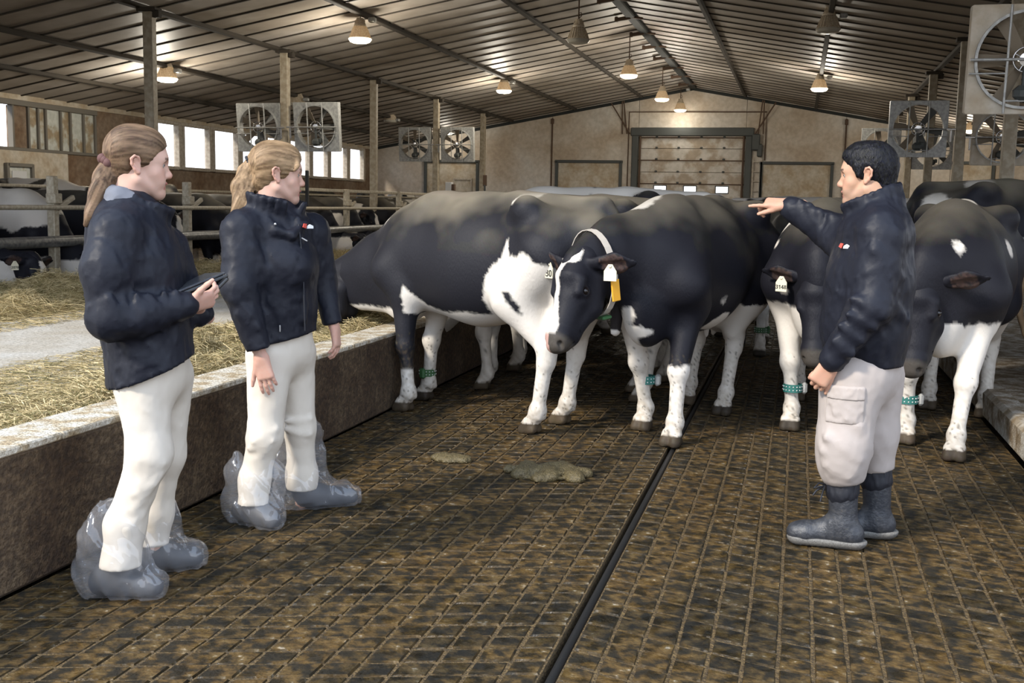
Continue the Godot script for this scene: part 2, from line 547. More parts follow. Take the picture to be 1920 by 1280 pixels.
func build_walls() -> void:
	# ---- left side wall with its curtain windows
	var wl := thing("wall_left", "long dirty side wall with a row of bright curtain windows under the eaves", "wall", Vector3(WALL_L, 0, -20), 0, "", "structure")
	var z := func(a: float) -> float: return a + 20.0
	var T := 0.12
	var strip := func(nm: String, z0: float, z1: float, y0: float, y1: float, mat: Material, proud := 0.0) -> void:
		wall_piece(nm, Vector3(-T / 2 + proud, (y0 + y1) / 2, z.call((z0 + z1) / 2)), Vector3(T, y1 - y0, absf(z0 - z1)), mat, wl)
	strip.call("lower_wall", FRONT, END, 0.0, 1.55, M.dirtwall)
	strip.call("dirty_skirting", -22.0, END, 1.55, 2.12, M.dirtwall)
	strip.call("header", FRONT, END, 3.22, 3.42, M.palewall, 0.02)
	strip.call("solid_panel", -20.15, -21.95, 1.55, 3.22, M.dirtwall)
	strip.call("pale_board", FRONT, -19.15, 1.55, 2.28, M.palewall, 0.03)
	strip.call("brown_board", -19.15, -20.15, 1.55, 2.28, M.dirtwall)
	# glazed panel of dirty sheets above the pale board
	strip.call("upper_rail", -12.0, -20.15, 3.12, 3.22, M.trim, 0.03)
	strip.call("lower_rail", -12.0, -20.15, 2.28, 2.34, M.trim, 0.03)
	var edges := [-12.0, -13.2, -14.4, -15.6, -16.8, -17.62, -18.05, -18.33, -18.55, -19.0, -19.3, -19.72, -20.1]
	for i in edges.size() - 1:
		if i == 4: continue   # one sheet is missing: daylight
		var pane = M.frost if i != 5 else M.dirtwall
		strip.call("dirty_sheet", edges[i], edges[i + 1], 2.34, 3.12, pane, -0.03)
	for e in edges:
		strip.call("batten", e + 0.025, e - 0.025, 2.34, 3.12, M.trim, 0.02)
	for k in 4: strip.call("mullion", FRONT - k * 2.55, FRONT - k * 2.55 - 0.14, 2.28, 3.12, M.mullion)
	# framed notice on the pale board
	var nb := thing("window_1", "small dark-framed window in the pale board wall at the far left", "window", Vector3(WALL_L + 0.04, 1.83, -17.67), 0, "", "structure")
	var fr := Shape.new()
	for s in [-1.0, 1.0]:
		fr.box(Vector3(0.03, 0, s * 0.34), Vector3(0.08, 0.42, 0.07), 0.008)
		fr.box(Vector3(0.03, s * 0.18, 0), Vector3(0.08, 0.07, 0.68), 0.008)
	part("window_frame", fr.mesh(), M.trim, nb)
	part("blind", Shape.new().box(Vector3(0.0, 0, 0), Vector3(0.03, 0.34, 0.62), 0.004).mesh(), M.frost, nb)
	part("pane", Shape.new().box(Vector3(0.02, -0.04, 0.0), Vector3(0.02, 0.22, 0.4), 0.004).mesh(), M.vinyl, nb)
	# the bright windows
	var mz := [-22.0, -23.3, -24.69, -26.1, -27.5, -28.9, -30.4, -31.7, -33.2, -34.6]
	for i in mz.size() - 1:
		var zc: float = (mz[i] + mz[i + 1]) / 2
		var wz: float = mz[i] - mz[i + 1]
		var wn := thing("window_%d" % (i + 2), "bright open curtain window in the left wall, number %d from its near end" % (i + 1), "window", Vector3(WALL_L, 2.67, zc), 0, "curtain windows", "structure")
		var f := Shape.new()
		for s in [-1.0, 1.0]:
			f.box(Vector3(0, 0, s * (wz / 2 - 0.065)), Vector3(0.16, 1.1, 0.13), 0.01)
			f.box(Vector3(0, s * 0.52, 0), Vector3(0.14, 0.08, wz - 0.26), 0.01)
		f.box(Vector3(0.07, 0.3, wz / 2 - 0.04), Vector3(0.08, 0.35, 0.06), 0.01)
		part("window_frame", f.mesh(), M.mullion, wn)
		part("pane", Shape.new().box(Vector3(-0.03, 0, 0), Vector3(0.008, 1.0, wz - 0.26)).mesh(), M.glass, wn)
	strip.call("end_panel", -34.6, END, 2.12, 3.22, M.dirtwall)
	# ---- right side wall
	var wr := thing("wall_right", "side wall with open curtain windows beyond the free stalls", "wall", Vector3(WALL_R, 0, 0), 0, "", "structure")
	wall_piece("lower_wall", Vector3(0.06, 0.6, (FRONT + END) / 2), Vector3(0.12, 1.2, FRONT - END), M.dirtwall, wr)
	wall_piece("header", Vector3(0.06, 3.26, (FRONT + END) / 2), Vector3(0.12, 0.16, FRONT - END), M.palewall, wr)
	wall_piece("closed_panel", Vector3(0.07, 2.2, (-19.0 + END) / 2), Vector3(0.1, 2.0, -19.0 - END), M.palewall, wr)
	for k in 6:
		wall_piece("mullion", Vector3(0.06, 2.2, FRONT - 0.1 - k * 3.08), Vector3(0.12, 2.0, 0.16), M.mullion, wr)
	# ---- end wall, cut round the big door's small lights
	var we := thing("wall_back", "tall pale gable end wall stained brown, at the far end of the barn", "wall", Vector3(0, 0, END), 0, "", "structure")
	var gable := func(x0: float, x1: float, y0: float) -> PackedVector2Array:
		var pts := PackedVector2Array([Vector2(x0, y0), Vector2(x1, y0), Vector2(x1, roof_y(x1))])
		if x0 < RIDGE_X and x1 > RIDGE_X: pts.append(Vector2(RIDGE_X, RIDGE_Y))
		pts.append(Vector2(x0, roof_y(x0)))
		return pts
	# solid backing behind the boards, open at the three small lights
	var bk := Shape.new()
	bk.slab(gable.call(WALL_L - 0.1, -5.2, -0.3), -0.3, -0.17)
	bk.slab(gable.call(-1.64, WALL_R + 0.1, -0.3), -0.3, -0.17)
	bk.slab(gable.call(-5.2, -1.64, 3.6), -0.3, -0.17)
	var gx := [-5.2, -4.6, -4.14, -3.65, -3.19, -2.65, -2.19, -1.64]
	for k in range(0, 8, 2): bk.box(Vector3((gx[k] + gx[k + 1]) / 2, 2.03, -0.235), Vector3(gx[k + 1] - gx[k], 0.3, 0.13))
	bk.box(Vector3(-3.42, 0.79, -0.235), Vector3(3.56, 2.2, 0.13))
	bk.box(Vector3(-3.42, 2.9, -0.235), Vector3(3.56, 1.45, 0.13))
	part("backing", bk.mesh(), M.endwall, we)
	for seg in [[WALL_L - 0.1, -12.2, 0.0], [-12.2, -7.93, 0.0], [-7.93, -5.1, 0.0], [-5.1, -1.74, 3.66], [-1.74, 1.24, 0.0], [1.24, 4.3, 0.0], [4.3, WALL_R + 0.1, 0.0]]:
		part("wall_board", Shape.new().slab(gable.call(seg[0], seg[1] - 0.012, seg[2]), -0.16, 0.0).mesh(), M.endwall, we)
	var cor := Shape.new()
	for side in [-1.0, 1.0]:
		cor.box(Vector3(RIDGE_X + side * 5.5, RIDGE_Y - PITCH * 5.5 - 0.1, 0.04), Vector3(11.2, 0.09, 0.08), 0.01, Basis(Vector3(0, 0, 1), -side * atan(PITCH)))
	part("eaves_trim", cor.mesh(), M.ridge, we)
	# closed side doors in the end wall
	var doors := [[-11.36, 1.82, 2.84, "wide closed panel door at the left of the end wall"], [-6.7, 2.1, 2.87, "wide closed panel door just left of the big overhead door"], [-0.17, 2.12, 2.87, "wide closed panel door just right of the big overhead door"], [4.93, 1.1, 2.92, "closed panel door in the end wall behind the right fans"]]
	for i in doors.size():
		var d = doors[i]
		var dd := thing("door_%d" % (i + 1), d[3], "door", Vector3(d[0], 0, END), 0, "", "structure")
		var f := Shape.new()
		f.box(Vector3(0, d[2], 0.04), Vector3(d[1] + 0.12, 0.09, 0.12), 0.01)
		f.box(Vector3(d[1] / 2, d[2] / 2, 0.04), Vector3(0.09, d[2], 0.12), 0.01)
		f.box(Vector3(-d[1] / 2, d[2] / 2, 0.04), Vector3(0.09, d[2], 0.12), 0.01)
		part("door_frame", f.mesh(), M.darktrim, dd)
		part("door_leaf", Shape.new().box(Vector3(0, d[2] / 2, 0.015), Vector3(d[1] - 0.09, d[2] - 0.05, 0.03), 0.005).mesh(), M.palewall, dd)
		if i == 0:
			var sf := Shape.new()
			for s in [-1.0, 1.0]: sf.box(Vector3(0.4 + s * 0.3, 1.1, 0.05), Vector3(0.06, 2.3, 0.04), 0.006)
			sf.box(Vector3(0.4, 2.26, 0.05), Vector3(0.66, 0.06, 0.04), 0.006)
			part("wicket_frame", sf.mesh(), M.mullion, dd)
	# big overhead door
	var od := thing("door_5", "big cream sectional overhead door with three small lit windows in the end wall", "door", Vector3(-3.42, 0, END), 0, "", "structure")
	var ys := [0.0, 0.73, 1.46, 2.19, 2.56, 2.93, 3.3, 3.64]
	var wins := [-0.95, 0.0, 0.98]
	for i in ys.size() - 1:
		var y0: float = ys[i] + 0.006
		var y1: float = ys[i + 1] - 0.006
		var s := Shape.new()
		if i == 2:   # section with the lights
			var xs := [-1.68, -1.15, -0.75, 0.0 - 0.2, 0.2, 0.8, 1.2, 1.68]
			for k in range(0, 7, 2): s.box(Vector3((xs[k] + xs[k + 1]) / 2, (y0 + y1) / 2, -0.05), Vector3(xs[k + 1] - xs[k], y1 - y0, 0.05))
			for k in range(1, 6, 2):
				var xm: float = (xs[k] + xs[k + 1]) / 2
				var xw: float = xs[k + 1] - xs[k]
				s.box(Vector3(xm, (y0 + 1.92) / 2, -0.05), Vector3(xw, 1.92 - y0, 0.05))
				s.box(Vector3(xm, (2.13 + y1) / 2, -0.05), Vector3(xw, y1 - 2.13, 0.05))
		else:
			s.box(Vector3(0, (y0 + y1) / 2, -0.05), Vector3(3.36, y1 - y0, 0.05), 0.006)
		part("door_section", s.mesh(), M.doorpanel, od)
	for x in [-0.95, 0.0, 1.0]:
		var lf := Shape.new()
		for s in [-1.0, 1.0]:
			lf.box(Vector3(x + s * 0.2, 2.025, -0.03), Vector3(0.03, 0.24, 0.05), 0.006)
			lf.box(Vector3(x, 2.025 + s * 0.11, -0.03), Vector3(0.43, 0.03, 0.05), 0.006)
		var lm := part("door_light", lf.mesh(), M.darktrim, od)
		part("pane", Shape.new().box(Vector3(x, 2.025, -0.05), Vector3(0.4, 0.21, 0.006)).mesh(), M.glass, lm)
	var seams := Shape.new()
	for y in [2.19, 2.93, 3.64]: seams.box(Vector3(0, y, -0.015), Vector3(3.36, 0.035, 0.03), 0.006)
	part("stiffener", seams.mesh(), M.rust, od)
	for y in [2.23, 2.58, 2.97, 3.33, 3.66]:
		for x in [-1.1, -0.4, 0.31, 1.02]:
			part("hinge", Shape.new().box(Vector3(x, y, 0.0), Vector3(0.08, 0.06, 0.05), 0.015).mesh(), M.darktrim, od)
	var jam := Shape.new()
	jam.box(Vector3(0.0, 3.82, 0.05), Vector3(3.85, 0.26, 0.16), 0.02)
	for s in [-1.0, 1.0]: jam.box(Vector3(s * 1.78, 1.85, 0.05), Vector3(0.2, 3.7, 0.16), 0.02)
	part("door_frame", jam.mesh(), M.darktrim, od)
	var trk := Shape.new()
	for s in [-1.0, 1.0]:
		trk.tube([Vector3(s * 1.62, 0, 0.06), Vector3(s * 1.62, 3.7, 0.06)], 0.035, 6)
		for q in [[1.95, 2.55], [2.05, 2.15], [2.2, 2.2]]:
			trk.tube([Vector3(s * q[0], 3.75, 0.1), Vector3(s * q[1], roof_y(-3.42 + s * q[1]) - 0.1, 0.3)], 0.022, 6)
	part("track", trk.mesh(), M.rust, od)
	var ld := Shape.new()
	for s in [0.0, 0.26]: ld.box(Vector3(1.93 + s, 1.5, 0.08), Vector3(0.04, 3.0, 0.04))
	for k in 10: ld.box(Vector3(2.06, 0.2 + k * 0.3, 0.08), Vector3(0.26, 0.03, 0.03))
	tag(part("ladder", ld.mesh(), M.mullion, self, Vector3(-3.42, 0, END)), "narrow wall ladder at the right of the big overhead door", "ladder")
	var op := Shape.new()
	op.box(Vector3(2.0, 3.5, 0.14), Vector3(0.24, 0.5, 0.2), 0.03)
	op.box(Vector3(2.12, 3.25, 0.14), Vector3(0.16, 0.4, 0.18), 0.03)
	tag(part("door_opener", op.mesh(), M.darktrim, self, Vector3(-3.42, 0, END)), "dark door motor box beside the top of the big overhead door", "motor")
	# pipes on the end wall
	var pp := Shape.new()
	pp.tube([Vector3(-5.42, 0.2, 0.05), Vector3(-5.42, 4.44, 0.05), Vector3(-1.14, 4.43, 0.05), Vector3(-1.14, 3.1, 0.05), Vector3(-1.14, 2.95, 0.05)], 0.022, 6)
	tag(part("pipe", pp.mesh(), M.rust, self, Vector3(0, 0, END)), "thin brown conduit framing the top of the big overhead door", "pipe")
	for q in [[-7.93, "left of the big overhead door"], [1.24, "right of the big overhead door"]]:
		var ps := Shape.new()
		ps.tube([Vector3(0, 0, 0.04), Vector3(0, roof_y(q[0]) - 0.2, 0.04)], 0.028, 6)
		ps.box(Vector3(0, roof_y(q[0]) - 0.3, 0.05), Vector3(0.1, 0.16, 0.08), 0.01)
		tag(part("pipe", ps.mesh(), M.rust, self, Vector3(q[0], 0, END)), "brown vertical downpipe on the end wall, %s" % q[1], "pipe")

# ---------------------------------------------------------------- lamps, fans, rails
func build_fittings() -> void:
	M.lampbody = mottled([[0.3, lin(.42, .32, .21)], [0.55, lin(.60, .51, .38)], [0.8, lin(.72, .65, .54)]], 0.03, 61, 2.5, 0.45, 0.0, false)
	M.lampglow = M.lampbody.duplicate()   # the acrylic bell of a lit lamp lets some of its light through
	M.lampglow.emission_enabled = true
	M.lampglow.emission = Color(0.9, 0.72, 0.5)
	M.lampglow.emission_energy_multiplier = 0.28
	M.lens = plain(Color(1, 0.98, 0.92), 0.4)
	M.lens.emission_enabled = true
	M.lens.emission = Color(1.0, 0.95, 0.84)
	M.lens.emission_energy_multiplier = 3.0
	M.lensoff = plain(lin(.5, .47, .40), 0.35)
	M.chrome = plain(lin(.55, .55, .55), 0.2, 0.9)
	M.blade = plain(lin(.085, .085, .078), 0.55)
	M.bladetan = plain(lin(.24, .195, .14), 0.6)
	build_lamps()
	build_fans()
	build_rails()

func build_lamps() -> void:
	var rows := [
		["over the far cow alley, nearest of its row", -11.25, -17.96, true], ["over the far cow alley, half hidden by a fan", -11.25, -23.3, false], ["over the far cow alley, third of its row", -11.25, -29.2, false], ["over the far cow alley, before a far fan", -11.25, -34.3, true],
		["over the feed drive, nearest of its row", -7.25, -17.4, true], ["over the feed drive, further of its row", -7.25, -26.6, true],
		["on a long cable under the ridge, nearest of its row", -3.75, -18.45, false], ["on a long cable under the ridge, second of its row", -3.75, -24.07, true], ["on a long cable under the ridge, third of its row", -3.75, -29.97, true], ["on a long cable under the ridge, close to the overhead door", -3.75, -34.6, true],
		["under the first purlin right of the ridge, nearest of its row", 0.29, -18.2, false], ["under the first purlin right of the ridge, further of its row", 0.29, -26.45, true],
		["over the free stalls, beside a post", 4.35, -31.9, true]]
	var ys := [3.58, 3.63, 3.70, 3.70, 4.12, 4.22, 4.19, 4.26, 4.32, 4.43, 4.24, 4.19, 3.62]
	var body := Shape.new()
	body.lathe([Vector2(0.185, 0.03), Vector2(0.165, 0.07), Vector2(0.135, 0.16), Vector2(0.105, 0.22), Vector2(0.095, 0.23)], 22)
	for k in 22:   # ribbed reflector
		var a := TAU * k / 22
		body.tube([Vector3(cos(a) * 0.178, 0.045, sin(a) * 0.178), Vector3(cos(a) * 0.135, 0.16, sin(a) * 0.135), Vector3(cos(a) * 0.104, 0.225, sin(a) * 0.104)], 0.006, 4)
	var cap := Shape.new()
	cap.lathe([Vector2(0.10, 0.22), Vector2(0.105, 0.25), Vector2(0.075, 0.30), Vector2(0.06, 0.36), Vector2(0.0, 0.37)], 16)
	for k in 5:
		var a := TAU * k / 5
		cap.box(Vector3(cos(a) * 0.08, 0.28, sin(a) * 0.08), Vector3(0.02, 0.09, 0.02), 0.004)
	var lens := Shape.new()
	lens.lathe([Vector2(0.0, -0.045), Vector2(0.12, -0.04), Vector2(0.165, -0.025), Vector2(0.195, 0.015), Vector2(0.19, 0.03), Vector2(0.0, 0.035)], 24)
	var bm := body.mesh()
	var cm := cap.mesh()
	var lm := lens.mesh()
	for i in rows.size():
		var r = rows[i]
		var on: bool = r[3]
		var t := thing("barn_lamp", "%s ribbed bell lamp %s" % ["lit" if on else "unlit", r[0]], "lamp", Vector3(r[1], ys[i], r[2]), 0, "bell lamps under the ceiling")
		part("lamp_reflector", bm, M.lampglow if on else M.lampbody, t)
		part("lamp_cap", cm, M.lampbody, t)
		part("lamp_lens", lm, M.lens if on else M.lensoff, t)
		var drop: float = roof_y(r[1]) - 0.085 - ys[i]
		var cb := Shape.new()
		cb.tube([Vector3(0, 0.36, 0), Vector3(0, drop, 0)], 0.012, 6)
		cb.tube([Vector3(0, 0.37, 0), Vector3(0.05, 0.42, 0), Vector3(0.04, 0.47, 0), Vector3(0, 0.46, 0)], 0.008, 5)
		part("hanger", cb.mesh(), M.rust, t)
		if drop < 0.7:
			part("junction_box", Shape.new().box(Vector3(0.22, drop - 0.04, 0), Vector3(0.12, 0.08, 0.12), 0.015).mesh(), M.galv, t)
		if on:
			var li := OmniLight3D.new()
			li.name = "lamp_light"
			li.light_color = Color(1.0, 0.965, 0.90)
			li.light_energy = 4.4 if r[2] > -33.0 else 0.9
			li.light_size = 0.17
			li.omni_range = 60.0
			li.omni_attenuation = 2.0
			li.shadow_enabled = true
			li.position = Vector3(0, -0.24, 0)
			t.add_child(li)

func build_fans() -> void:
	var S := 0.43
	var R := 0.385
	var plate := Shape.new()
	var N := 48
	for k in N:
		var q := []
		for j in 2:
			var a := TAU * (k + j) / N
			var d := Vector3(cos(a), sin(a), 0)
			q.append([d * R, d * (S / maxf(absf(d.x), absf(d.y)))])
		for zz in [-0.012, 0.012]:
			plate.face([q[0][0] + Vector3(0, 0, zz), q[1][0] + Vector3(0, 0, zz), q[1][1] + Vector3(0, 0, zz), q[0][1] + Vector3(0, 0, zz)], Vector3(0, 0, signf(zz)))
	for e in [[1, 0], [-1, 0], [0, 1], [0, -1]]:
		plate.box(Vector3(e[0] * S, e[1] * S, -0.05), Vector3(0.016 if e[0] else 2 * S, 0.016 if e[1] else 2 * S, 0.12), 0.004)
	var ring := Shape.new()
	ring.lathe([Vector2(R - 0.012, -0.11), Vector2(R + 0.012, -0.1), Vector2(R + 0.012, 0.03), Vector2(R - 0.012, 0.03), Vector2(R - 0.012, -0.11)], 40)
	ring.X = Transform3D(Basis(Vector3.RIGHT, PI / 2))
	var ring2 := Shape.new()
	ring2.X = Transform3D(Basis(Vector3.RIGHT, PI / 2))
	ring2.lathe([Vector2(R - 0.012, -0.1), Vector2(R + 0.01, -0.1), Vector2(R + 0.01, 0.05), Vector2(R - 0.012, 0.05), Vector2(R - 0.012, -0.1)], 40)
	var blade := Shape.new()
	var last := []
	for k in 9:   # twisted sheet-metal blade
		var f := k / 8.0
		var w := lerpf(0.045, 0.062, f)
		var tw := lerpf(0.75, 0.36, f)
		var e := Vector3(cos(tw), 0, sin(tw)) * w + Vector3(0, 0.07 + 0.295 * f, 0)
		var g := Vector3(-cos(tw), 0, -sin(tw)) * w + Vector3(0, 0.07 + 0.295 * f, 0)
		var th := Vector3(-sin(tw), 0, cos(tw)) * 0.003
		if k > 0:
			blade.quad(last[0] + th, e + th, g + th, last[1] + th, Vector3.BACK)
			blade.quad(last[0] - th, e - th, g - th, last[1] - th, Vector3.FORWARD)
			blade.quad(last[0] - th, e - th, e + th, last[0] + th, Vector3.RIGHT)
			blade.quad(last[1] - th, g - th, g + th, last[1] + th, Vector3.LEFT)
		if k == 8: blade.quad(e + th, g + th, g - th, e - th, Vector3.UP)
		last = [e, g]
	var guard := Shape.new()
	for x in [-0.145, 0.145]: guard.tube([Vector3(x, -S, 0.06), Vector3(x, S, 0.06)], 0.011, 6)
	guard.tube([Vector3(-S, 0.0, 0.075), Vector3(S, 0.0, 0.075)], 0.013, 6)
	guard.tube([Vector3(-S, -0.11, 0.06), Vector3(-0.145, -0.11, 0.06)], 0.008, 6)
	guard.tube([Vector3(S, -0.11, 0.06), Vector3(0.145, -0.11, 0.06)], 0.008, 6)
	guard.tube([Vector3(-0.145, -0.33, 0.06), Vector3(0.145, -0.33, 0.06)], 0.01, 6)
	var hub := Shape.new()
	hub.X = Transform3D(Basis(Vector3.RIGHT, PI / 2))
	hub.lathe([Vector2(0, -0.05), Vector2(0.05, -0.05), Vector2(0.055, 0.04), Vector2(0, 0.045)], 16)
	for k in 20:
		var a := TAU * k / 20
		var b := TAU * (k + 1) / 20
		hub.tube([Vector3(cos(a) * 0.1, 0.03, sin(a) * 0.1), Vector3(cos(b) * 0.1, 0.03, sin(b) * 0.1)], 0.008, 5, false)
	for k in 4:
		var a := TAU * (k + 0.3) / 4
		hub.tube([Vector3(0, 0.03, 0), Vector3(cos(a) * 0.1, 0.03, sin(a) * 0.1)], 0.006, 5)
	var motor := Shape.new()
	motor.tube([Vector3(0, -0.06, 0.04), Vector3(0, -0.22, 0.04)], 0.022, 10)
	motor.box(Vector3(0, -0.27, 0.02), Vector3(0.15, 0.13, 0.16), 0.04)
	motor.box(Vector3(0.08, -0.24, 0.03), Vector3(0.06, 0.08, 0.08), 0.01)
	var pm := plate.mesh()
	var rm := ring2.mesh()
	var bm := blade.mesh()
	var gm := guard.mesh()
	var hm := hub.mesh()
	var mm := motor.mesh()
	var spots := [[-9.66, 2.76, -18.42, 1, "left one of the pair before the bright windows", 0.12, M.galv], [-8.52, 2.77, -18.42, -1, "right one of the pair before the bright windows", 0.52, M.galv], [-9.72, 2.94, -26.98, 1, "left one of the far left pair", 0.0, M.galv], [-8.57, 2.94, -26.98, -1, "right one of the far left pair", 0.0, M.galv],
		[1.72, 2.70, -9.86, 1, "large and close at the upper right edge", 0.55, M.palewall], [1.73, 2.74, -18.42, 1, "left one of the pair behind the pointing man", 0.4, M.galv], [2.97, 2.62, -18.42, -1, "right one of the pair behind the pointing man", 0.7, M.palewall], [1.74, 2.92, -26.98, 1, "by the end wall above the man's head", 0.2, M.galv], [2.88, 2.86, -26.98, -1, "low and far between two right-hand posts", 0.9, M.galv]]
	for sp in spots:
		var t := thing("fan", "square six-blade barn fan, %s" % sp[4], "fan", Vector3(sp[0], sp[1], sp[2]), 0, "barn fans on the posts")
		t.rotation.x = 0.1
		part("housing_plate", pm, sp[6], t)
		part("orifice_ring", rm, M.galv, t)
		for k in 6:
			var bl := part("blade", bm, M.blade if k in [4, 5, 3] else M.bladetan, t)
			bl.rotation.z = TAU * k / 6 + sp[5]
			bl.position.z = -0.03
		part("guard_bar", gm, M.galv, t)
		part("hub", hm, M.chrome, t)
		part("motor", mm, M.darktrim, t)
		var br := Shape.new()
		var px: float = sp[3] * 0.48
		br.box(Vector3(px, 0.0, 0.09), Vector3(0.14, 0.03, 0.03), 0.006)
		br.box(Vector3(px, -0.09, 0.085), Vector3(0.03, 0.22, 0.03), 0.006)
		part("bracket", br.mesh(), M.chrome, t)

func build_rails() -> void:
	# neck rail and upper rail of the far feed fence
	var len := FRONT - END
	tag(part("neck_rail", Shape.new().tube([Vector3(0, 0, len / 2), Vector3(0, 0, 0), Vector3(0, 0, -len / 2)], 0.066, 14).mesh(), M.bigpipe, self, Vector3(-8.4, 0.92, (FRONT + END) / 2)), "thick grey steel neck rail along the far feed fence behind the women", "rail")
	tag(part("upper_rail", Shape.new().tube([Vector3(0, 0, len / 2), Vector3(0, 0, 0), Vector3(0, 0, -len / 2)], 0.03, 10).mesh(), M.tanpipe, self, Vector3(-8.4, 1.315, (FRONT + END) / 2)), "thin tan pipe rail above the grey neck rail on the far feed fence", "rail")
	tag(part("top_rail", Shape.new().box(Vector3.ZERO, Vector3(0.06, 0.06, 19.0), 0.01).mesh(), M.tanpipe, self, Vector3(-8.52, 1.645, -25.6)), "tan topmost wooden rail along the further part of the far feed fence", "rail")
	tag(part("top_rail", Shape.new().box(Vector3.ZERO, Vector3(0.05, 0.05, 24.0), 0.01).mesh(), M.tanpipe, self, Vector3(-11.9, 1.60, -22.0)), "thin pale rail of the stall row beyond the far cows", "rail")
	var zs := [-8.15, -11.06, -13.97, -16.8, -19.66, -22.5, -25.3, -28.1]
	var pl := ["nearest the camera", "beside the first woman's ponytail", "between the two women", "behind the second woman's chin", "just left of the eating cow's neck", "beyond the eating cow's back, first", "beyond the eating cow's back, second", "beyond the eating cow's back, third"]
	for i in zs.size():
		var p := thing("fence_post", "square tan fence post of the far feed fence, %s" % pl[i], "post", Vector3(-8.47, 0, zs[i]), 0, "posts of the far feed fence")
		part("shaft", Shape.new().box(Vector3(0, 1.0 if i < 6 else 0.9, 0), Vector3(0.1, 1.36 if i < 6 else 1.56, 0.1), 0.01).mesh(), M.tanpipe, p)
		var b := Shape.new()
		b.box(Vector3(0.02, 1.42, 0), Vector3(0.13, 0.12, 0.14), 0.01)
		b.box(Vector3(0.05, 1.37, -0.16), Vector3(0.05, 0.06, 0.34), 0.01, Basis(Vector3.RIGHT, 0.42))
		part("bracket", b.mesh(), M.tanpipe, p)
	var pv := thing("marker_post", "short white marker post standing on the fence beyond the eating cow's back", "post", Vector3(-8.52, 1.672, -26.2))
	part("shaft", Shape.new().box(Vector3(0, 0.15, 0), Vector3(0.16, 0.3, 0.16), 0.01).mesh(), M.vinyl, pv)
	part("dark_side", Shape.new().box(Vector3(0.12, 0.12, 0.02), Vector3(0.08, 0.26, 0.12), 0.01).mesh(), M.rust, pv)
	var sg := thing("sign_post", "small dark sign on a stake before the end wall", "sign", Vector3(-8.52, 1.672, -29.4))
	part("board", Shape.new().box(Vector3(0, 0.42, 0), Vector3(0.11, 0.3, 0.03), 0.006).mesh(), M.rust, sg)
	part("stake", Shape.new().box(Vector3(-0.0, 0.15, -0.0), Vector3(0.05, 0.3, 0.04), 0.006).mesh(), M.darktrim, sg)
	tag(part("hanging_strap", Shape.new().box(Vector3(0, 0, 0), Vector3(0.06, 0.62, 0.05), 0.01).mesh(), M.black, self, Vector3(-8.33, 1.66, -17.62)), "dark upright stake on the far fence beside the second woman's chin", "post")
	# stall loops on the right
	for i in 3:
		var z := -9.35 - i * 1.2
		var t := thing("stall_divider", ["bent tan pipe stall divider nearest at the right edge", "bent tan pipe stall divider second from the right edge", "bent tan pipe stall divider behind the others"][i], "divider", Vector3(1.72, 0.19, z), 0, "stall dividers on the concrete bed")
		var a := Shape.new()
		a.tube([Vector3(2.3, 1.30, 0.0), Vector3(1.2, 1.24, 0), Vector3(0.5, 1.17, 0), Vector3(0.14, 1.08, 0), Vector3(0.0, 0.93, 0), Vector3(0.06, 0.76, 0), Vector3(0.3, 0.64, 0), Vector3(1.0, 0.56, 0), Vector3(2.3, 0.5, 0)], 0.034, 10)
		part("loop", a.mesh(), M.tanpipe, t)
		var b := Shape.new()
		b.tube([Vector3(2.28, 0.0, 0.07), Vector3(2.28, 1.5, 0.07)], 0.045, 10)
		part("upright", b.mesh(), M.tanpipe, t)
	tag(part("stall_rail", Shape.new().tube([Vector3(0, 0, -5.6), Vector3(0, 0, 4.0)], 0.034, 10).mesh(), M.tanpipe, self, Vector3(3.9, 1.42, -10)), "tan pipe rail across the stall dividers", "rail")

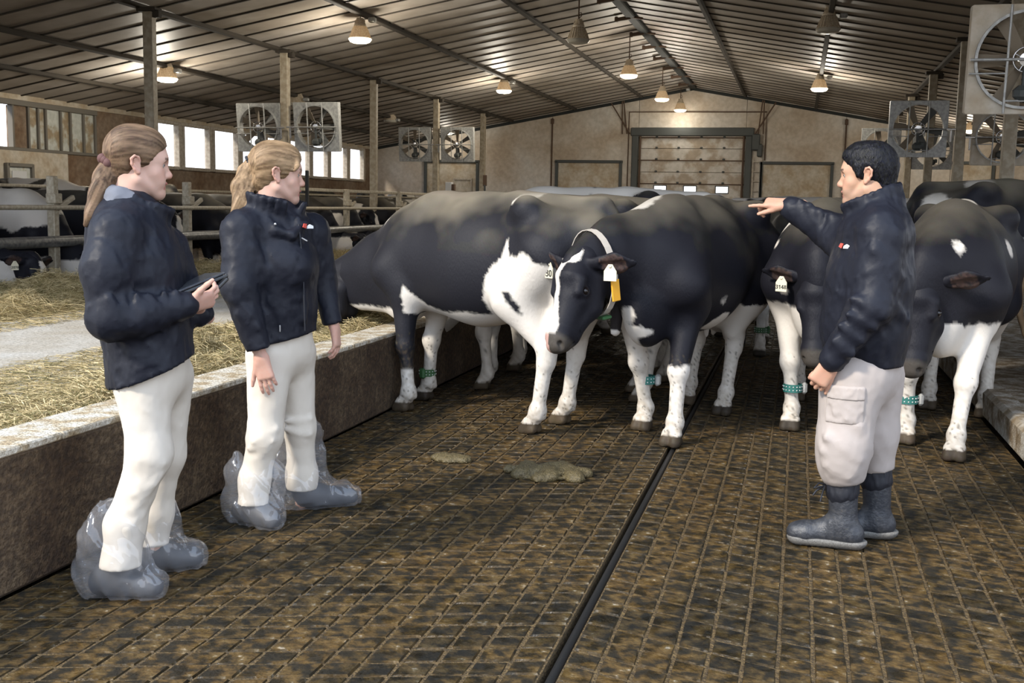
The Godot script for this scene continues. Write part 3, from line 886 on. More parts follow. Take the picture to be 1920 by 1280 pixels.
# ---------------------------------------------------------------- bodies: tapered capsules, smoothly joined, meshed as surface nets
class Sculpt:
	var A := PackedVector3Array()
	var D := PackedVector3Array()
	var L := PackedFloat32Array()
	var RA := PackedFloat32Array()
	var RD := PackedFloat32Array()
	var U := PackedVector3Array()
	var FS := PackedFloat32Array()
	var K := PackedFloat32Array()
	var CUT := PackedByteArray()
	var planes := []          # [normal, offset]: keeps the side where n.p < offset
	var cell := 0.02
	var soft := 0.05
	var bend = null           # func(p) -> float, added to the distance
	var paint = null          # func(p, n) -> Color
	var lo := Vector3(1e9, 1e9, 1e9)
	var hi := Vector3(-1e9, -1e9, -1e9)
	var v := PackedVector3Array()
	var n := PackedVector3Array()
	var c := PackedColorArray()
	var ix := PackedInt32Array()

	func b(a: Vector3, e: Vector3, ra: float, rb: float, u := Vector3.ZERO, su := 1.0, k := -1.0, cut := 0) -> void:
		var d := e - a
		var l2 := d.length_squared()
		A.append(a)
		D.append(d)
		L.append(1.0 / l2 if l2 > 1e-10 else 0.0)
		RA.append(ra)
		RD.append(rb - ra)
		U.append(u)
		FS.append(1.0 / su - 1.0)
		K.append(soft if k < 0.0 else k)
		CUT.append(cut)
		var r := maxf(ra, rb) * maxf(su, 1.0) + 0.02
		if not cut:
			lo = lo.min(a - Vector3.ONE * r).min(e - Vector3.ONE * r)
			hi = hi.max(a + Vector3.ONE * r).max(e + Vector3.ONE * r)

	func ball(a: Vector3, r: float, u := Vector3.ZERO, su := 1.0, k := -1.0, cut := 0) -> void:
		b(a, a, r, r, u, su, k, cut)

	func chain(pts: Array, rads: Array, u := Vector3.ZERO, su := 1.0, k := -1.0) -> void:
		for i in pts.size() - 1: b(pts[i], pts[i + 1], rads[i], rads[i + 1], u, su, k)

	func one(i: int, p: Vector3) -> float:
		var d := p - A[i]
		var t := clampf(d.dot(D[i]) * L[i], 0.0, 1.0)
		d -= D[i] * t
		var f := FS[i]
		if f != 0.0: d += U[i] * (d.dot(U[i]) * f)
		return d.length() - RA[i] - RD[i] * t

	func eval(list: PackedInt32Array, p: Vector3) -> float:
		var r := 1e9
		for i in list:
			var d := p - A[i]
			var t := clampf(d.dot(D[i]) * L[i], 0.0, 1.0)
			d -= D[i] * t
			var f := FS[i]
			if f != 0.0: d += U[i] * (d.dot(U[i]) * f)
			var e := d.length() - RA[i] - RD[i] * t
			var k := K[i]
			if CUT[i]:
				e = -e
				var h := k - absf(e - r)
				r = maxf(r, e) + (h * h * 0.25 / k if h > 0.0 else 0.0)
			else:
				var h := k - absf(e - r)
				r = minf(r, e) - (h * h * 0.25 / k if h > 0.0 else 0.0)
		if bend != null and r < 0.06: r += bend.call(p)
		for q in planes: r = maxf(r, q[0].dot(p) - q[1])
		return r

	func run() -> void:
		var B := 4
		var bs := cell * B
		lo -= Vector3.ONE * bs
		var dim := Vector3i(((hi - lo) / bs).ceil()) + Vector3i.ONE
		var br := bs * 0.87
		var blocks := {}
		for i in A.size():
			if CUT[i]: continue
			add_blocks(i, bs, br, dim, blocks)
		for i in A.size():
			if CUT[i]: add_blocks(i, bs, br, dim, blocks)
		var nx := dim.x * B + 1
		var ny := dim.y * B + 1
		var nz := dim.z * B + 1
		var g := PackedFloat32Array()
		g.resize(nx * ny * nz)
		g.fill(1e9)
		var sy := nx
		var sz := nx * ny
		var live := []
		var fat := br * 1.6 + 0.03
		for key in blocks:
			var q: PackedInt32Array = blocks[key]
			var bx: int = key % dim.x
			var by: int = (key / dim.x) % dim.y
			var bz: int = key / (dim.x * dim.y)
			var ctr := lo + Vector3(bx + 0.5, by + 0.5, bz + 0.5) * bs
			var e := eval(q, ctr)
			if e < -fat or e > fat * 1.6: 
				if e < -fat:
					for z in B + 1: for y in B + 1: for x in B + 1:
						var at := bx * B + x + (by * B + y) * sy + (bz * B + z) * sz
						if g[at] > 1e8: g[at] = e
				continue
			live.append(key)
			for z in B + 1:
				for y in B + 1:
					var row := bx * B + (by * B + y) * sy + (bz * B + z) * sz
					var p := lo + Vector3(bx * B, by * B + y, bz * B + z) * cell
					for x in B + 1:
						if g[row + x] > 1e8: g[row + x] = eval(q, p)
						p.x += cell
		# surface nets
		var id := PackedInt32Array()
		id.resize(nx * ny * nz)
		id.fill(-1)
		var off := PackedInt32Array([0, 1, sy, sy + 1, sz, sz + 1, sz + sy, sz + sy + 1])
		var ea := PackedInt32Array([0, 2, 4, 6, 0, 1, 4, 5, 0, 1, 2, 3])
		var eb := PackedInt32Array([1, 3, 5, 7, 2, 3, 6, 7, 4, 5, 6, 7])
		var cells := PackedInt32Array()
		var val := PackedFloat32Array()
		val.resize(8)
		for key in live:
			var bx: int = key % dim.x
			var by: int = (key / dim.x) % dim.y
			var bz: int = key / (dim.x * dim.y)
			for z in B:
				for y in B:
					for x in B:
						var at := bx * B + x + (by * B + y) * sy + (bz * B + z) * sz
						var m := 0
						for k in 8:
							if g[at + off[k]] < 0.0: m |= 1 << k
						if m == 0 or m == 255: continue
						for k in 8: val[k] = g[at + off[k]]
						var s := Vector3.ZERO
						var cnt := 0
						for k in 12:
							var a := ea[k]
							var e := eb[k]
							if (val[a] < 0.0) == (val[e] < 0.0): continue
							var t := val[a] / (val[a] - val[e])
							s += Vector3(lerpf(a & 1, e & 1, t), lerpf((a >> 1) & 1, (e >> 1) & 1, t), lerpf(a >> 2, e >> 2, t))
							cnt += 1
						id[at] = v.size()
						cells.append(at)
						v.append(lo + (Vector3(bx * B + x, by * B + y, bz * B + z) + s / cnt) * cell)
		n.resize(v.size())
		for at in cells:
			var v0 := id[at]
			var inside := g[at] < 0.0
			for ax in 3:
				var st := [1, sy, sz][ax] as int
				var s1 := [sy, sz, 1][ax] as int
				var s2 := [sz, 1, sy][ax] as int
				if at - s1 - s2 < 0 or (g[at + st] < 0.0) == inside: continue
				var v1 := id[at - s1]
				var v2 := id[at - s1 - s2]
				var v3 := id[at - s2]
				if v1 < 0 or v2 < 0 or v3 < 0: continue
				var fn := (v[v2] - v[v0]).cross(v[v3] - v[v1])
				if not inside: fn = -fn
				n[v0] += fn; n[v1] += fn; n[v2] += fn; n[v3] += fn
				if inside:
					ix.append(v0); ix.append(v2); ix.append(v1); ix.append(v0); ix.append(v3); ix.append(v2)
				else:
					ix.append(v0); ix.append(v1); ix.append(v2); ix.append(v0); ix.append(v2); ix.append(v3)
		for i in n.size(): n[i] = n[i].normalized()
		if paint != null: colour(paint)

	func colour(f) -> void:
		c.resize(v.size())
		for i in v.size(): c[i] = f.call(v[i], n[i])

	func add_blocks(i: int, bs: float, br: float, dim: Vector3i, blocks: Dictionary) -> void:
		var e := A[i] + D[i]
		var su := 1.0 / (FS[i] + 1.0)
		var reach := maxf(RA[i], RA[i] + RD[i]) * maxf(1.0, su) + K[i] + bs
		var c0 := Vector3i(((A[i].min(e) - Vector3.ONE * reach - lo) / bs).floor()).clamp(Vector3i.ZERO, dim - Vector3i.ONE)
		var c1 := Vector3i(((A[i].max(e) + Vector3.ONE * reach - lo) / bs).floor()).clamp(Vector3i.ZERO, dim - Vector3i.ONE)
		var lim := br * maxf(1.0, 1.0 / su) + K[i]
		for z in range(c0.z, c1.z + 1):
			for y in range(c0.y, c1.y + 1):
				for x in range(c0.x, c1.x + 1):
					if one(i, lo + Vector3(x + 0.5, y + 0.5, z + 0.5) * bs) > lim: continue
					var key := x + dim.x * (y + dim.y * z)
					if blocks.has(key): blocks[key].append(i)
					elif not CUT[i]: blocks[key] = PackedInt32Array([i])

	func mesh() -> ArrayMesh:
		var a := []
		a.resize(Mesh.ARRAY_MAX)
		a[Mesh.ARRAY_VERTEX] = v
		a[Mesh.ARRAY_NORMAL] = n
		if c.size() == v.size(): a[Mesh.ARRAY_COLOR] = c
		a[Mesh.ARRAY_INDEX] = ix
		var m := ArrayMesh.new()
		m.add_surface_from_arrays(Mesh.PRIMITIVE_TRIANGLES, a)
		return m

	# joins finer pieces (a head, a hand) to this one
	func take(o: Sculpt) -> void:
		var at := v.size()
		v.append_array(o.v)
		n.append_array(o.n)
		c.append_array(o.c)
		for i in o.ix: ix.append(i + at)

func sculpt_all(jobs: Array) -> void:
	var id := WorkerThreadPool.add_group_task(func(i: int): jobs[i].run(), jobs.size())
	WorkerThreadPool.wait_for_group_task_completion(id)

# ---------------------------------------------------------------- cows
# local axes of a cow: x forward, y up, z to its right; the origin is on the ground under the middle
class Cow:
	var feet := [Vector3(0.52, 0, -0.2), Vector3(0.6, 0, 0.2), Vector3(-0.72, 0, -0.2), Vector3(-0.62, 0, 0.2)]
	var neck := [Vector3(0.62, 1.14, 0), Vector3(0.95, 1.28, 0), Vector3(1.16, 1.42, 0)]
	var nose := Vector3(0.9, -0.42, 0)      # direction from poll to muzzle
	var brow := Vector3(0.4, 0.9, 0)        # direction the forehead faces
	var ears := [0.25, 0.25]                # how far the ears hang
	var tail := [Vector3(-1.0, 1.42, 0), Vector3(-1.09, 1.28, 0.0), Vector3(-1.1, 0.95, 0.01), Vector3(-1.08, 0.62, 0.01), Vector3(-1.07, 0.42, 0.0)]
	var bulk := 1.0
	var lying := false
	var body := Sculpt.new()
	var head := Sculpt.new()
	var hf := Basis()
	var poll := Vector3.ZERO
	# coat
	var white := []            # [polygon (x, y), side -1 / 0 / 1]
	var dark := []             # black inside white
	var socks := [0.45, 0.45, 0.5, 0.5]
	var all_white := false
	var belly := 0.0           # white below this height
	var blaze := []            # polygons on the face (along the face, across)
	var star := 0.0
	var balls := []            # [centre, radius] white blobs in the round
	var dust := 0.3
	var tone := Color(0.011, 0.011, 0.0125)
	var pale := Color(0.60, 0.56, 0.50)
	var rough := 0.03
	var noise: FastNoiseLite
	var fine: FastNoiseLite
	var muzzle_pink := 0.0

	func hp(a: float, u: float, w: float) -> Vector3:   # a point of the head: along the face, up from it, across
		return poll + hf * Vector3(a, u, w)

	func shape(cell: float, head_cell: float) -> void:
		body.cell = cell
		body.soft = 0.09
		var Z := Vector3(0, 0, 1)
		var w := bulk
		var s := body
		s.b(Vector3(0.50, 1.07, 0), Vector3(0.0, 1.06, 0), 0.38, 0.42, Z, 0.84 * w)
		s.b(Vector3(0.0, 1.06, 0), Vector3(-0.5, 1.09, 0), 0.42, 0.37, Z, 0.84 * w)
		s.b(Vector3(-0.5, 1.16, 0), Vector3(-0.86, 1.2, 0), 0.33, 0.21, Z, 0.92)
		s.b(Vector3(0.52, 1.41, 0), Vector3(0.34, 1.43, 0), 0.075, 0.07)
		s.b(Vector3(0.42, 1.44, 0), Vector3(-0.3, 1.45, 0), 0.06, 0.05, Vector3.ZERO, 1.0, 0.14)
		s.b(Vector3(-0.3, 1.45, 0), Vector3(-0.95, 1.45, 0), 0.05, 0.06, Vector3.ZERO, 1.0, 0.12)
		s.b(Vector3(0.6, 1.04, 0), Vector3(0.74, 0.86, 0), 0.30, 0.19, Z, 0.8)
		s.ball(Vector3(0.73, 0.72, 0), 0.13, Z, 0.8, 0.12)
		if not lying: s.b(Vector3(-0.5, 0.76, 0), Vector3(-0.66, 0.72, 0), 0.16, 0.17, Z, 1.0, 0.1)
		for e in [-1.0, 1.0]:
			s.b(Vector3(-0.48, 1.42, e * 0.2), Vector3(-0.55, 1.42, e * 0.25), 0.08, 0.08, Vector3.ZERO, 1.0, 0.07)
			s.b(Vector3(-0.55, 1.39, e * 0.23), Vector3(-0.97, 1.28, e * 0.12), 0.06, 0.085, Vector3.ZERO, 1.0, 0.12)
			s.b(Vector3(0.46, 1.36, e * 0.08), Vector3(0.66, 0.98, e * 0.22), 0.1, 0.13, Vector3.ZERO, 1.0, 0.1)
			s.b(Vector3(0.66, 0.98, e * 0.22), Vector3(0.52, 0.84, e * 0.2), 0.13, 0.11)
		for i in 4:
			var f: Vector3 = feet[i]
			var e := -1.0 if i % 2 == 0 else 1.0
			if lying:
				if i < 2:
					s.chain([Vector3(0.56, 0.84, e * 0.22), Vector3(0.86, 0.62, e * 0.27), Vector3(0.6, 0.55, e * 0.3), Vector3(0.5, 0.54, e * 0.3)], [0.11, 0.065, 0.05, 0.055])
				else:
					s.b(Vector3(-0.66, 1.14, e * 0.2), Vector3(-0.34, 0.78, e * 0.36), 0.25, 0.16)
					s.chain([Vector3(-0.34, 0.74, e * 0.36), Vector3(-0.72, 0.6, e * 0.42), Vector3(-0.4, 0.54, e * 0.5), Vector3(-0.28, 0.54, e * 0.5)], [0.15, 0.07, 0.05, 0.06])
				continue
			if i < 2:
				var el := Vector3(0.55, 0.86, e * 0.2)
				var kn := Vector3(lerpf(f.x - 0.02, el.x, 0.35), 0.46, lerpf(f.z, el.z, 0.4)) + Vector3(0.015, 0, 0)
				var fe := Vector3(f.x - 0.035, 0.14, f.z)
				s.b(el, kn, 0.105, 0.058)
				s.ball(kn + Vector3(0.008, -0.01, 0), 0.063, Vector3.ZERO, 1.0, 0.03)
				s.b(kn, fe, 0.05, 0.043, Vector3.ZERO, 1.0, 0.04)
				s.ball(fe, 0.052, Vector3.ZERO, 1.0, 0.03)
				s.b(fe, f + Vector3(0.0, 0.06, 0), 0.046, 0.05, Vector3.ZERO, 1.0, 0.03)
			else:
				var hip := Vector3(-0.68, 1.14, e * 0.18)
				var sti := Vector3(-0.46, 0.86, e * 0.23)
				var ho := Vector3(f.x - 0.10, 0.54, lerpf(f.z, e * 0.19, 0.4))
				var fe := Vector3(f.x - 0.045, 0.15, f.z)
				s.b(hip, sti, 0.235, 0.14)
				s.b(sti, ho + Vector3(0.04, 0.05, 0), 0.15, 0.066)
				s.b(Vector3(-0.88, 1.02, e * 0.15), ho + Vector3(-0.035, 0.05, 0), 0.11, 0.034)
				s.b(ho + Vector3(0.0, 0.02, 0), ho + Vector3(0.0, -0.07, 0), 0.064, 0.056, Vector3.ZERO, 1.0, 0.03)
				s.b(ho, fe, 0.054, 0.043, Vector3.ZERO, 1.0, 0.04)
				s.ball(fe, 0.054, Vector3.ZERO, 1.0, 0.03)
				s.b(fe, f + Vector3(0.0, 0.06, 0), 0.047, 0.05, Vector3.ZERO, 1.0, 0.03)
			for q in [-1.0, 1.0]:
				s.b(f + Vector3(0.01, 0.07, q * 0.026), f + Vector3(0.045, 0.022, q * 0.033), 0.04, 0.036, Vector3.ZERO, 1.0, 0.012)
				s.b(f + Vector3(-0.025, 0.03, q * 0.028), f + Vector3(0.045, 0.016, q * 0.033), 0.03, 0.03, Vector3.ZERO, 1.0, 0.012)
				s.ball(f + Vector3(-0.075, 0.11, q * 0.022), 0.018, Vector3.ZERO, 1.0, 0.015)
		if not lying:
			s.planes.append([Vector3(0, -1, 0), 0.0])
			for q in [[-0.5, -0.07], [-0.5, 0.07], [-0.64, -0.07], [-0.64, 0.07]]:
				s.b(Vector3(q[0], 0.6, q[1]), Vector3(q[0], 0.54, q[1]), 0.022, 0.016, Vector3.ZERO, 1.0, 0.02)
		# tail
		var tl := tail
		for i in tl.size() - 1: s.b(tl[i], tl[i + 1], [0.05, 0.032, 0.026, 0.028][i], [0.032, 0.026, 0.028, 0.02][i], Vector3.ZERO, 1.0, 0.03)
		s.b(tl[-2] + (tl[-1] - tl[-2]) * 0.2, tl[-1], 0.04, 0.028, Vector3.ZERO, 1.0, 0.03)
		# neck and head
		poll = neck[-1]
		var fx := nose.normalized()
		var fy := (brow - fx * brow.dot(fx)).normalized()
		hf = Basis(fx, fy, fx.cross(fy))
		var nz := (neck[-1] - neck[0]) as Vector3
		var side := nz.cross(Vector3.UP).normalized() if absf(nz.normalized().y) < 0.95 else Z
		s.b(neck[0], neck[1], 0.29, 0.2, side, 0.66, 0.14)
		s.b(neck[1], hp(0.05, -0.05, 0), 0.2, 0.13, side, 0.66, 0.1)
		s.b(neck[0] + Vector3(0.08, -0.22, 0), neck[1] + (Vector3(0, -0.16, 0) if nose.y > -0.95 else Vector3(-0.1, -0.12, 0)), 0.11, 0.07, side, 0.5, 0.12)
		s.b(neck[0] + Vector3(-0.1, 0.2, 0), neck[1] + Vector3(0, 0.09, 0), 0.12, 0.1, side, 0.6, 0.12)
		s.b(neck[1] + Vector3(0, 0.09, 0), hp(-0.03, -0.01, 0), 0.1, 0.09, side, 0.6, 0.12)
		var h := head
		h.cell = head_cell
		h.soft = 0.035
		var W := hf.z
		h.b(hp(-0.02, -0.03, 0), hp(0.2, -0.07, 0), 0.105, 0.115, W, 0.98)
		h.b(hp(0.02, 0.035, 0), hp(0.1, 0.02, 0), 0.06, 0.085, W, 1.25)
		h.b(hp(0.1, -0.02, 0), hp(0.36, -0.055, 0), 0.09, 0.068, W, 1.05)
		h.b(hp(0.3, -0.07, 0), hp(0.46, -0.075, 0), 0.08, 0.074, W, 1.0)
		h.b(hp(0.45, -0.06, 0), hp(0.5, -0.075, 0), 0.068, 0.06, W, 1.25, 0.02)
		h.b(hp(0.42, -0.145, 0), hp(0.485, -0.13, 0), 0.045, 0.038, W, 1.2, 0.012)
		for e in [-1.0, 1.0]:
			h.b(hp(0.04, -0.13, e * 0.06), hp(0.2, -0.17, e * 0.055), 0.08, 0.066, Vector3.ZERO, 1.0, 0.05)
			h.b(hp(0.2, -0.17, e * 0.05), hp(0.42, -0.13, e * 0.03), 0.058, 0.045, Vector3.ZERO, 1.0, 0.05)
			h.b(hp(0.13, 0.02, e * 0.092), hp(0.2, 0.008, e * 0.092), 0.03, 0.026, Vector3.ZERO, 1.0, 0.03)
			h.ball(hp(0.175, -0.03, e * 0.104), 0.03, Vector3.ZERO, 1.0, 0.02)
			# ear
			var droop: float = ears[0 if e < 0 else 1]
			var d := (hf * Vector3(-0.2, -droop, e)).normalized()
			var fwd := (hf * Vector3(0.9, 0.45, 0.0)).normalized()
			fwd = (fwd - d * fwd.dot(d)).normalized()
			var root := hp(0.0, 0.0, e * 0.1)
			h.b(root, root + d * 0.07, 0.034, 0.046, fwd, 0.7, 0.03)
			h.b(root + d * 0.07, root + d * 0.15, 0.05, 0.072, fwd, 0.36, 0.02)
			h.b(root + d * 0.15, root + d * 0.25, 0.072, 0.026, fwd, 0.30, 0.02)
			h.b(root + d * 0.08 + fwd * 0.03, root + d * 0.20 + fwd * 0.022, 0.03, 0.032, fwd, 0.55, 0.014, 1)
			# nostril
			h.b(hp(0.51, -0.045, e * 0.052), hp(0.545, -0.075, e * 0.068), 0.014, 0.013, Vector3.ZERO, 1.0, 0.012, 1)
			# eye socket
			h.ball(hp(0.175, -0.022, e * 0.125), 0.021, Vector3.ZERO, 1.0, 0.012, 1)
			# mouth line
			h.b(hp(0.36, -0.135, e * 0.075), hp(0.53, -0.125, e * 0.05), 0.006, 0.007, Vector3.ZERO, 1.0, 0.008, 1)
		h.b(hp(0.53, -0.125, -0.05), hp(0.53, -0.125, 0.05), 0.007, 0.007, Vector3.ZERO, 1.0, 0.008, 1)
		# the throat runs on into the neck
		h.b(hp(0.0, -0.05, 0), poll.lerp(neck[1], 0.3), 0.1, 0.13, side, 0.7, 0.05)

	func ragged(p: Vector3) -> Vector3:
		var q := p * 5.0
		return p + Vector3(noise.get_noise_3dv(q), noise.get_noise_3dv(q + Vector3(31, 7, 3)), noise.get_noise_3dv(q + Vector3(5, 53, 17))) * rough + Vector3(fine.get_noise_3dv(p), fine.get_noise_3dv(p + Vector3(9, 1, 4)), 0) * 0.012

	func white_at(p: Vector3) -> bool:
		var q := ragged(p)
		var is_white := all_white
		var best := 9.0
		var bi := 0
		if not lying:
			for i in 4:
				var f: Vector3 = feet[i]
				var d := Vector2(p.x - f.x, p.z - f.z).length()
				if d < best:
					best = d
					bi = i
		if belly > 0.0 and q.y < belly and absf(q.z) < 0.5 and best > 0.15: is_white = true
		for w in white:
			if (w[1] == 0 or signf(q.z) == w[1]) and Geometry2D.is_point_in_polygon(Vector2(q.x, q.y), w[0]): is_white = true
		for w in balls:
			if q.distance_to(w[0]) < w[1]: is_white = true
		for w in dark:
			if (w[1] == 0 or signf(q.z) == w[1]) and Geometry2D.is_point_in_polygon(Vector2(q.x, q.y), w[0]): is_white = false
		if not lying and q.y < socks[bi] and best < 0.3: is_white = true
		return is_white

	func coat(p: Vector3, nn: Vector3) -> Color:
		var share := 0.0
		for o in [Vector3(0.006, 0.003, 0.0), Vector3(-0.006, 0.004, 0.003), Vector3(0.002, -0.007, -0.004), Vector3(-0.001, 0.001, 0.007)]:
			if white_at(p + o): share += 0.25
		var is_white := share > 0.5
		var g := noise.get_noise_3dv(p * 4.0)
		var col := tone.lerp(pale, share)
		# dust and dried dung on the back and the lower legs
		if p.y > 1.12:
			var k := clampf((p.y - 1.17) * 3.2 * maxf(nn.y, 0.0) + g * 0.7 - 0.1, 0.0, 1.0) * dust * clampf((p.y - 1.12) * 5.0, 0.0, 1.0)
			col = col.lerp(Color(0.165, 0.145, 0.11), k)
		if p.y < 0.55 and not lying:
			var k := clampf((0.46 - p.y) * 1.5 + fine.get_noise_3dv(p * 1.4) * 0.55 - 0.05, 0.0, 1.0)
			col = col.lerp(Color(0.21, 0.15, 0.085), k * 0.75)
			if fine.get_noise_3dv(p * 2.6) > 0.42 + p.y * 0.25: col = col.lerp(Color(0.05, 0.04, 0.028), 0.7)
			if p.y < 0.068: col = Color(0.035, 0.026, 0.017).lerp(Color(0.085, 0.062, 0.038), clampf(g + 0.3, 0, 1))
		if lying and p.y < 1.0: col = col.lerp(Color(0.22, 0.15, 0.085), clampf(noise.get_noise_3dv(p * 3.0) * 1.2 + (0.75 - p.y) * 0.8, 0.0, 0.55))
		if p.distance_to(tail[-1]) < 0.22 and not is_white: col = Color(0.02, 0.018, 0.016)
		return col

	func face(p: Vector3, nn: Vector3) -> Color:
		var inv := hf.inverse()
		var r := inv * (p - poll)
		var share := 1.0 if all_white else 0.0
		if nn.dot(hf.y) > -0.25:
			for o in [Vector3(0.004, 0.002, 0.0), Vector3(-0.004, 0.002, 0.003), Vector3(0.001, -0.005, -0.003), Vector3(0.0, 0.001, 0.005)]:
				var l := inv * (ragged(p + o) - poll)
				for w in blaze:
					if Geometry2D.is_point_in_polygon(Vector2(l.x, l.z), w):
						share += 0.25
						break
		share = minf(share, 1.0)
		var is_white := share > 0.5
		var col := tone.lerp(pale, share)
		if r.x > 0.455:
			var k := clampf((r.x - 0.455) * 40.0, 0.0, 1.0)
			col = col.lerp(Color(0.42, 0.26, 0.22) if r.z * muzzle_pink > 0.012 else Color(0.055, 0.048, 0.042), k)
		if absf(r.z) > 0.165 and absf(r.z) < 0.30 and nn.dot(hf.x) > 0.3 and r.x < 0.12 and not is_white: col = col.lerp(Color(0.09, 0.055, 0.045), clampf(nn.dot(hf.x) * 0.9 - 0.2 + fine.get_noise_3dv(p * 2.0) * 0.6, 0, 1))
		if Vector3(r.x - 0.175, r.y + 0.022, absf(r.z) - 0.11).length() < 0.028: col = Color(0.012, 0.01, 0.01)
		return col

func poly(a: Array) -> PackedVector2Array:
	var p := PackedVector2Array()
	for i in range(0, a.size(), 2): p.append(Vector2(a[i], a[i + 1]))
	return p

func new_cow() -> Cow:
	var c := Cow.new()
	c.noise = M.n1
	c.fine = M.n2
	return c

var cow_mat: StandardMaterial3D

# the finished animal with its eyes, at its place
func stand_cow(c: Cow, label: String, at: Vector3, deg: float, group := "", eyes := true) -> Node3D:
	var t := thing("cow", label, "cow", at, deg_to_rad(deg), group)
	var all := Sculpt.new()
	all.take(c.body)
	all.take(c.head)
	part("body", all.mesh(), cow_mat, t)
	if eyes:
		for e in [-1.0, 1.0]:
			part("eye", Shape.new().ball(c.hp(0.175, -0.024, e * 0.112), Vector3.ONE * 0.021).mesh(), M.eye, t)
	return t

func build_cows() -> void:
	M.n1 = FastNoiseLite.new()
	M.n1.noise_type = FastNoiseLite.TYPE_SIMPLEX_SMOOTH
	M.n1.frequency = 0.5
	M.n1.fractal_octaves = 3
	M.n1.seed = 3
	M.n2 = FastNoiseLite.new()
	M.n2.noise_type = FastNoiseLite.TYPE_SIMPLEX_SMOOTH
	M.n2.frequency = 22.0
	M.n2.fractal_octaves = 2
	M.n2.seed = 8
	cow_mat = StandardMaterial3D.new()
	cow_mat.vertex_color_use_as_albedo = true
	cow_mat.roughness = 0.6
	cow_mat.metallic_specular = 0.32
	cow_mat.normal_enabled = true
	cow_mat.normal_texture = noise_tex([], 0.05, 71, 512, 4, true, 3.0)
	cow_mat.normal_scale = 0.35
	cow_mat.uv1_triplanar = true
	cow_mat.uv1_scale = Vector3(3.0, 1.1, 3.0)
	cow_mat.rim_enabled = false
	cow_mat.rim = 0.25
	M.eye = plain(lin(.008, .006, .006), 0.08)
	M.eartag = plain(lin(.62, .57, .42), 0.5)
	M.tagink = plain(lin(.02, .02, .02), 0.6)
	M.band = plain(lin(.02, .13, .11), 0.55)
	M.collar = plain(lin(.42, .38, .33), 0.7)
	M.yellow = plain(lin(.75, .36, .02), 0.5)
	M.green = plain(lin(.03, .10, .03), 0.6)
	var heroes := []
	# the grey-dusted cow eating over the curb
	var c1 := new_cow()
	c1.feet = [Vector3(0.50, 0, -0.25), Vector3(0.70, 0, 0.17), Vector3(-0.60, 0, -0.22), Vector3(-0.56, 0, 0.16)]
	c1.neck = [Vector3(0.66, 1.10, 0), Vector3(1.02, 0.97, -0.02), Vector3(1.40, 0.90, -0.04)]
	c1.nose = Vector3(0.45, -0.85, -0.05)
	c1.brow = Vector3(0.85, 0.45, 0.0)
	c1.tail = [Vector3(-0.98, 1.44, 0), Vector3(-1.09, 1.34, -0.01), Vector3(-1.12, 1.12, -0.02), Vector3(-1.09, 0.86, -0.01), Vector3(-1.07, 0.68, 0.0)]
	c1.white = [[poly([-0.45, 1.25, -0.50, 1.14, -0.58, 1.13, -0.64, 1.17, -0.69, 1.14, -0.74, 1.10, -0.83, 1.08, -0.89, 0.98, -0.92, 0.86, -0.94, 0.69, -0.98, 0.51, -1.0, 0.05, -0.50, -0.03, -0.66, 0.40, -0.59, 0.66, -0.36, 0.60, 0.01, 0.60, 0.11, 0.69, -0.24, 0.74, -0.23, 0.84, -0.27, 0.98, -0.34, 1.06, -0.42, 1.12]), -1],
		[poly([0.47, 0.89, 0.40, 0.83, 0.33, 0.75, 0.18, 0.72, -0.01, 0.74, -0.17, 0.73, -0.29, 0.60, 0.08, 0.56, 0.38, 0.56, 0.48, 0.70]), -1],
		[poly([0.89, 1.42, 0.86, 1.52, 0.73, 1.53, 0.77, 1.42, 0.79, 1.37, 0.82, 1.27, 0.86, 1.39]), -1],
		[poly([-0.34, 1.46, -0.42, 1.60, -0.51, 1.60, -0.62, 1.60, -0.53, 1.52, -0.47, 1.46, -0.40, 1.45]), -1]]
	c1.dark = [[poly([0.62, 0.78, 0.40, 0.66, 0.38, 0.30, 0.66, 0.28]), -1], [poly([-0.46, 0.92, -0.52, 0.91, -0.58, 0.82, -0.59, 0.75, -0.54, 0.81]), -1]]
	c1.socks = [0.30, 0.74, 0.75, 0.75]
	c1.belly = 0.69
	c1.dust = 1.0
	c1.tone = Color(0.014, 0.014, 0.016)
	c1.blaze = [poly([0.0, -0.03, 0.3, -0.05, 0.5, -0.08, 0.5, 0.08, 0.3, 0.05, 0.0, 0.03])]
	c1.rough = 0.015
	c1.shape(0.0135, 0.012)
	c1.body.b(Vector3(0.78, 0.88, 0), Vector3(1.16, 0.80, -0.02), 0.2, 0.15, Vector3(0, 0, 1), 0.5, 0.14)
	# the black cow that looks at the camera
	var c2 := new_cow()
	c2.feet = [Vector3(0.78, 0, -0.215), Vector3(0.44, 0, 0.13), Vector3(-0.39, 0, -0.12), Vector3(-0.64, 0, 0.25)]
	c2.neck = [Vector3(0.66, 1.15, 0.02), Vector3(0.94, 1.15, 0.14), Vector3(1.18, 1.11, 0.255)]
	c2.nose = Vector3(0.34, -0.53, 0.05)
	c2.brow = Vector3(0.93, 0.30, 0.26)
	c2.ears = [0.35, 0.05]
	c2.balls = [[Vector3(0.82, 0.62, 0.02), 0.15], [Vector3(0.80, 0.70, 0.13), 0.13], [Vector3(0.66, 0.58, 0.16), 0.2], [Vector3(0.90, 0.80, 0.05), 0.055], [Vector3(0.74, 0.56, -0.14), 0.14], [Vector3(0.72, 1.5, 0.12), 0.11], [Vector3(0.6, 1.52, 0.1), 0.1], [Vector3(-0.95, 1.5, -0.12), 0.09], [Vector3(-0.25, 0.62, -0.2), 0.2], [Vector3(-0.5, 0.7, -0.2), 0.22], [Vector3(0.05, 0.66, -0.24), 0.12], [Vector3(0.22, 0.82, -0.35), 0.07]]
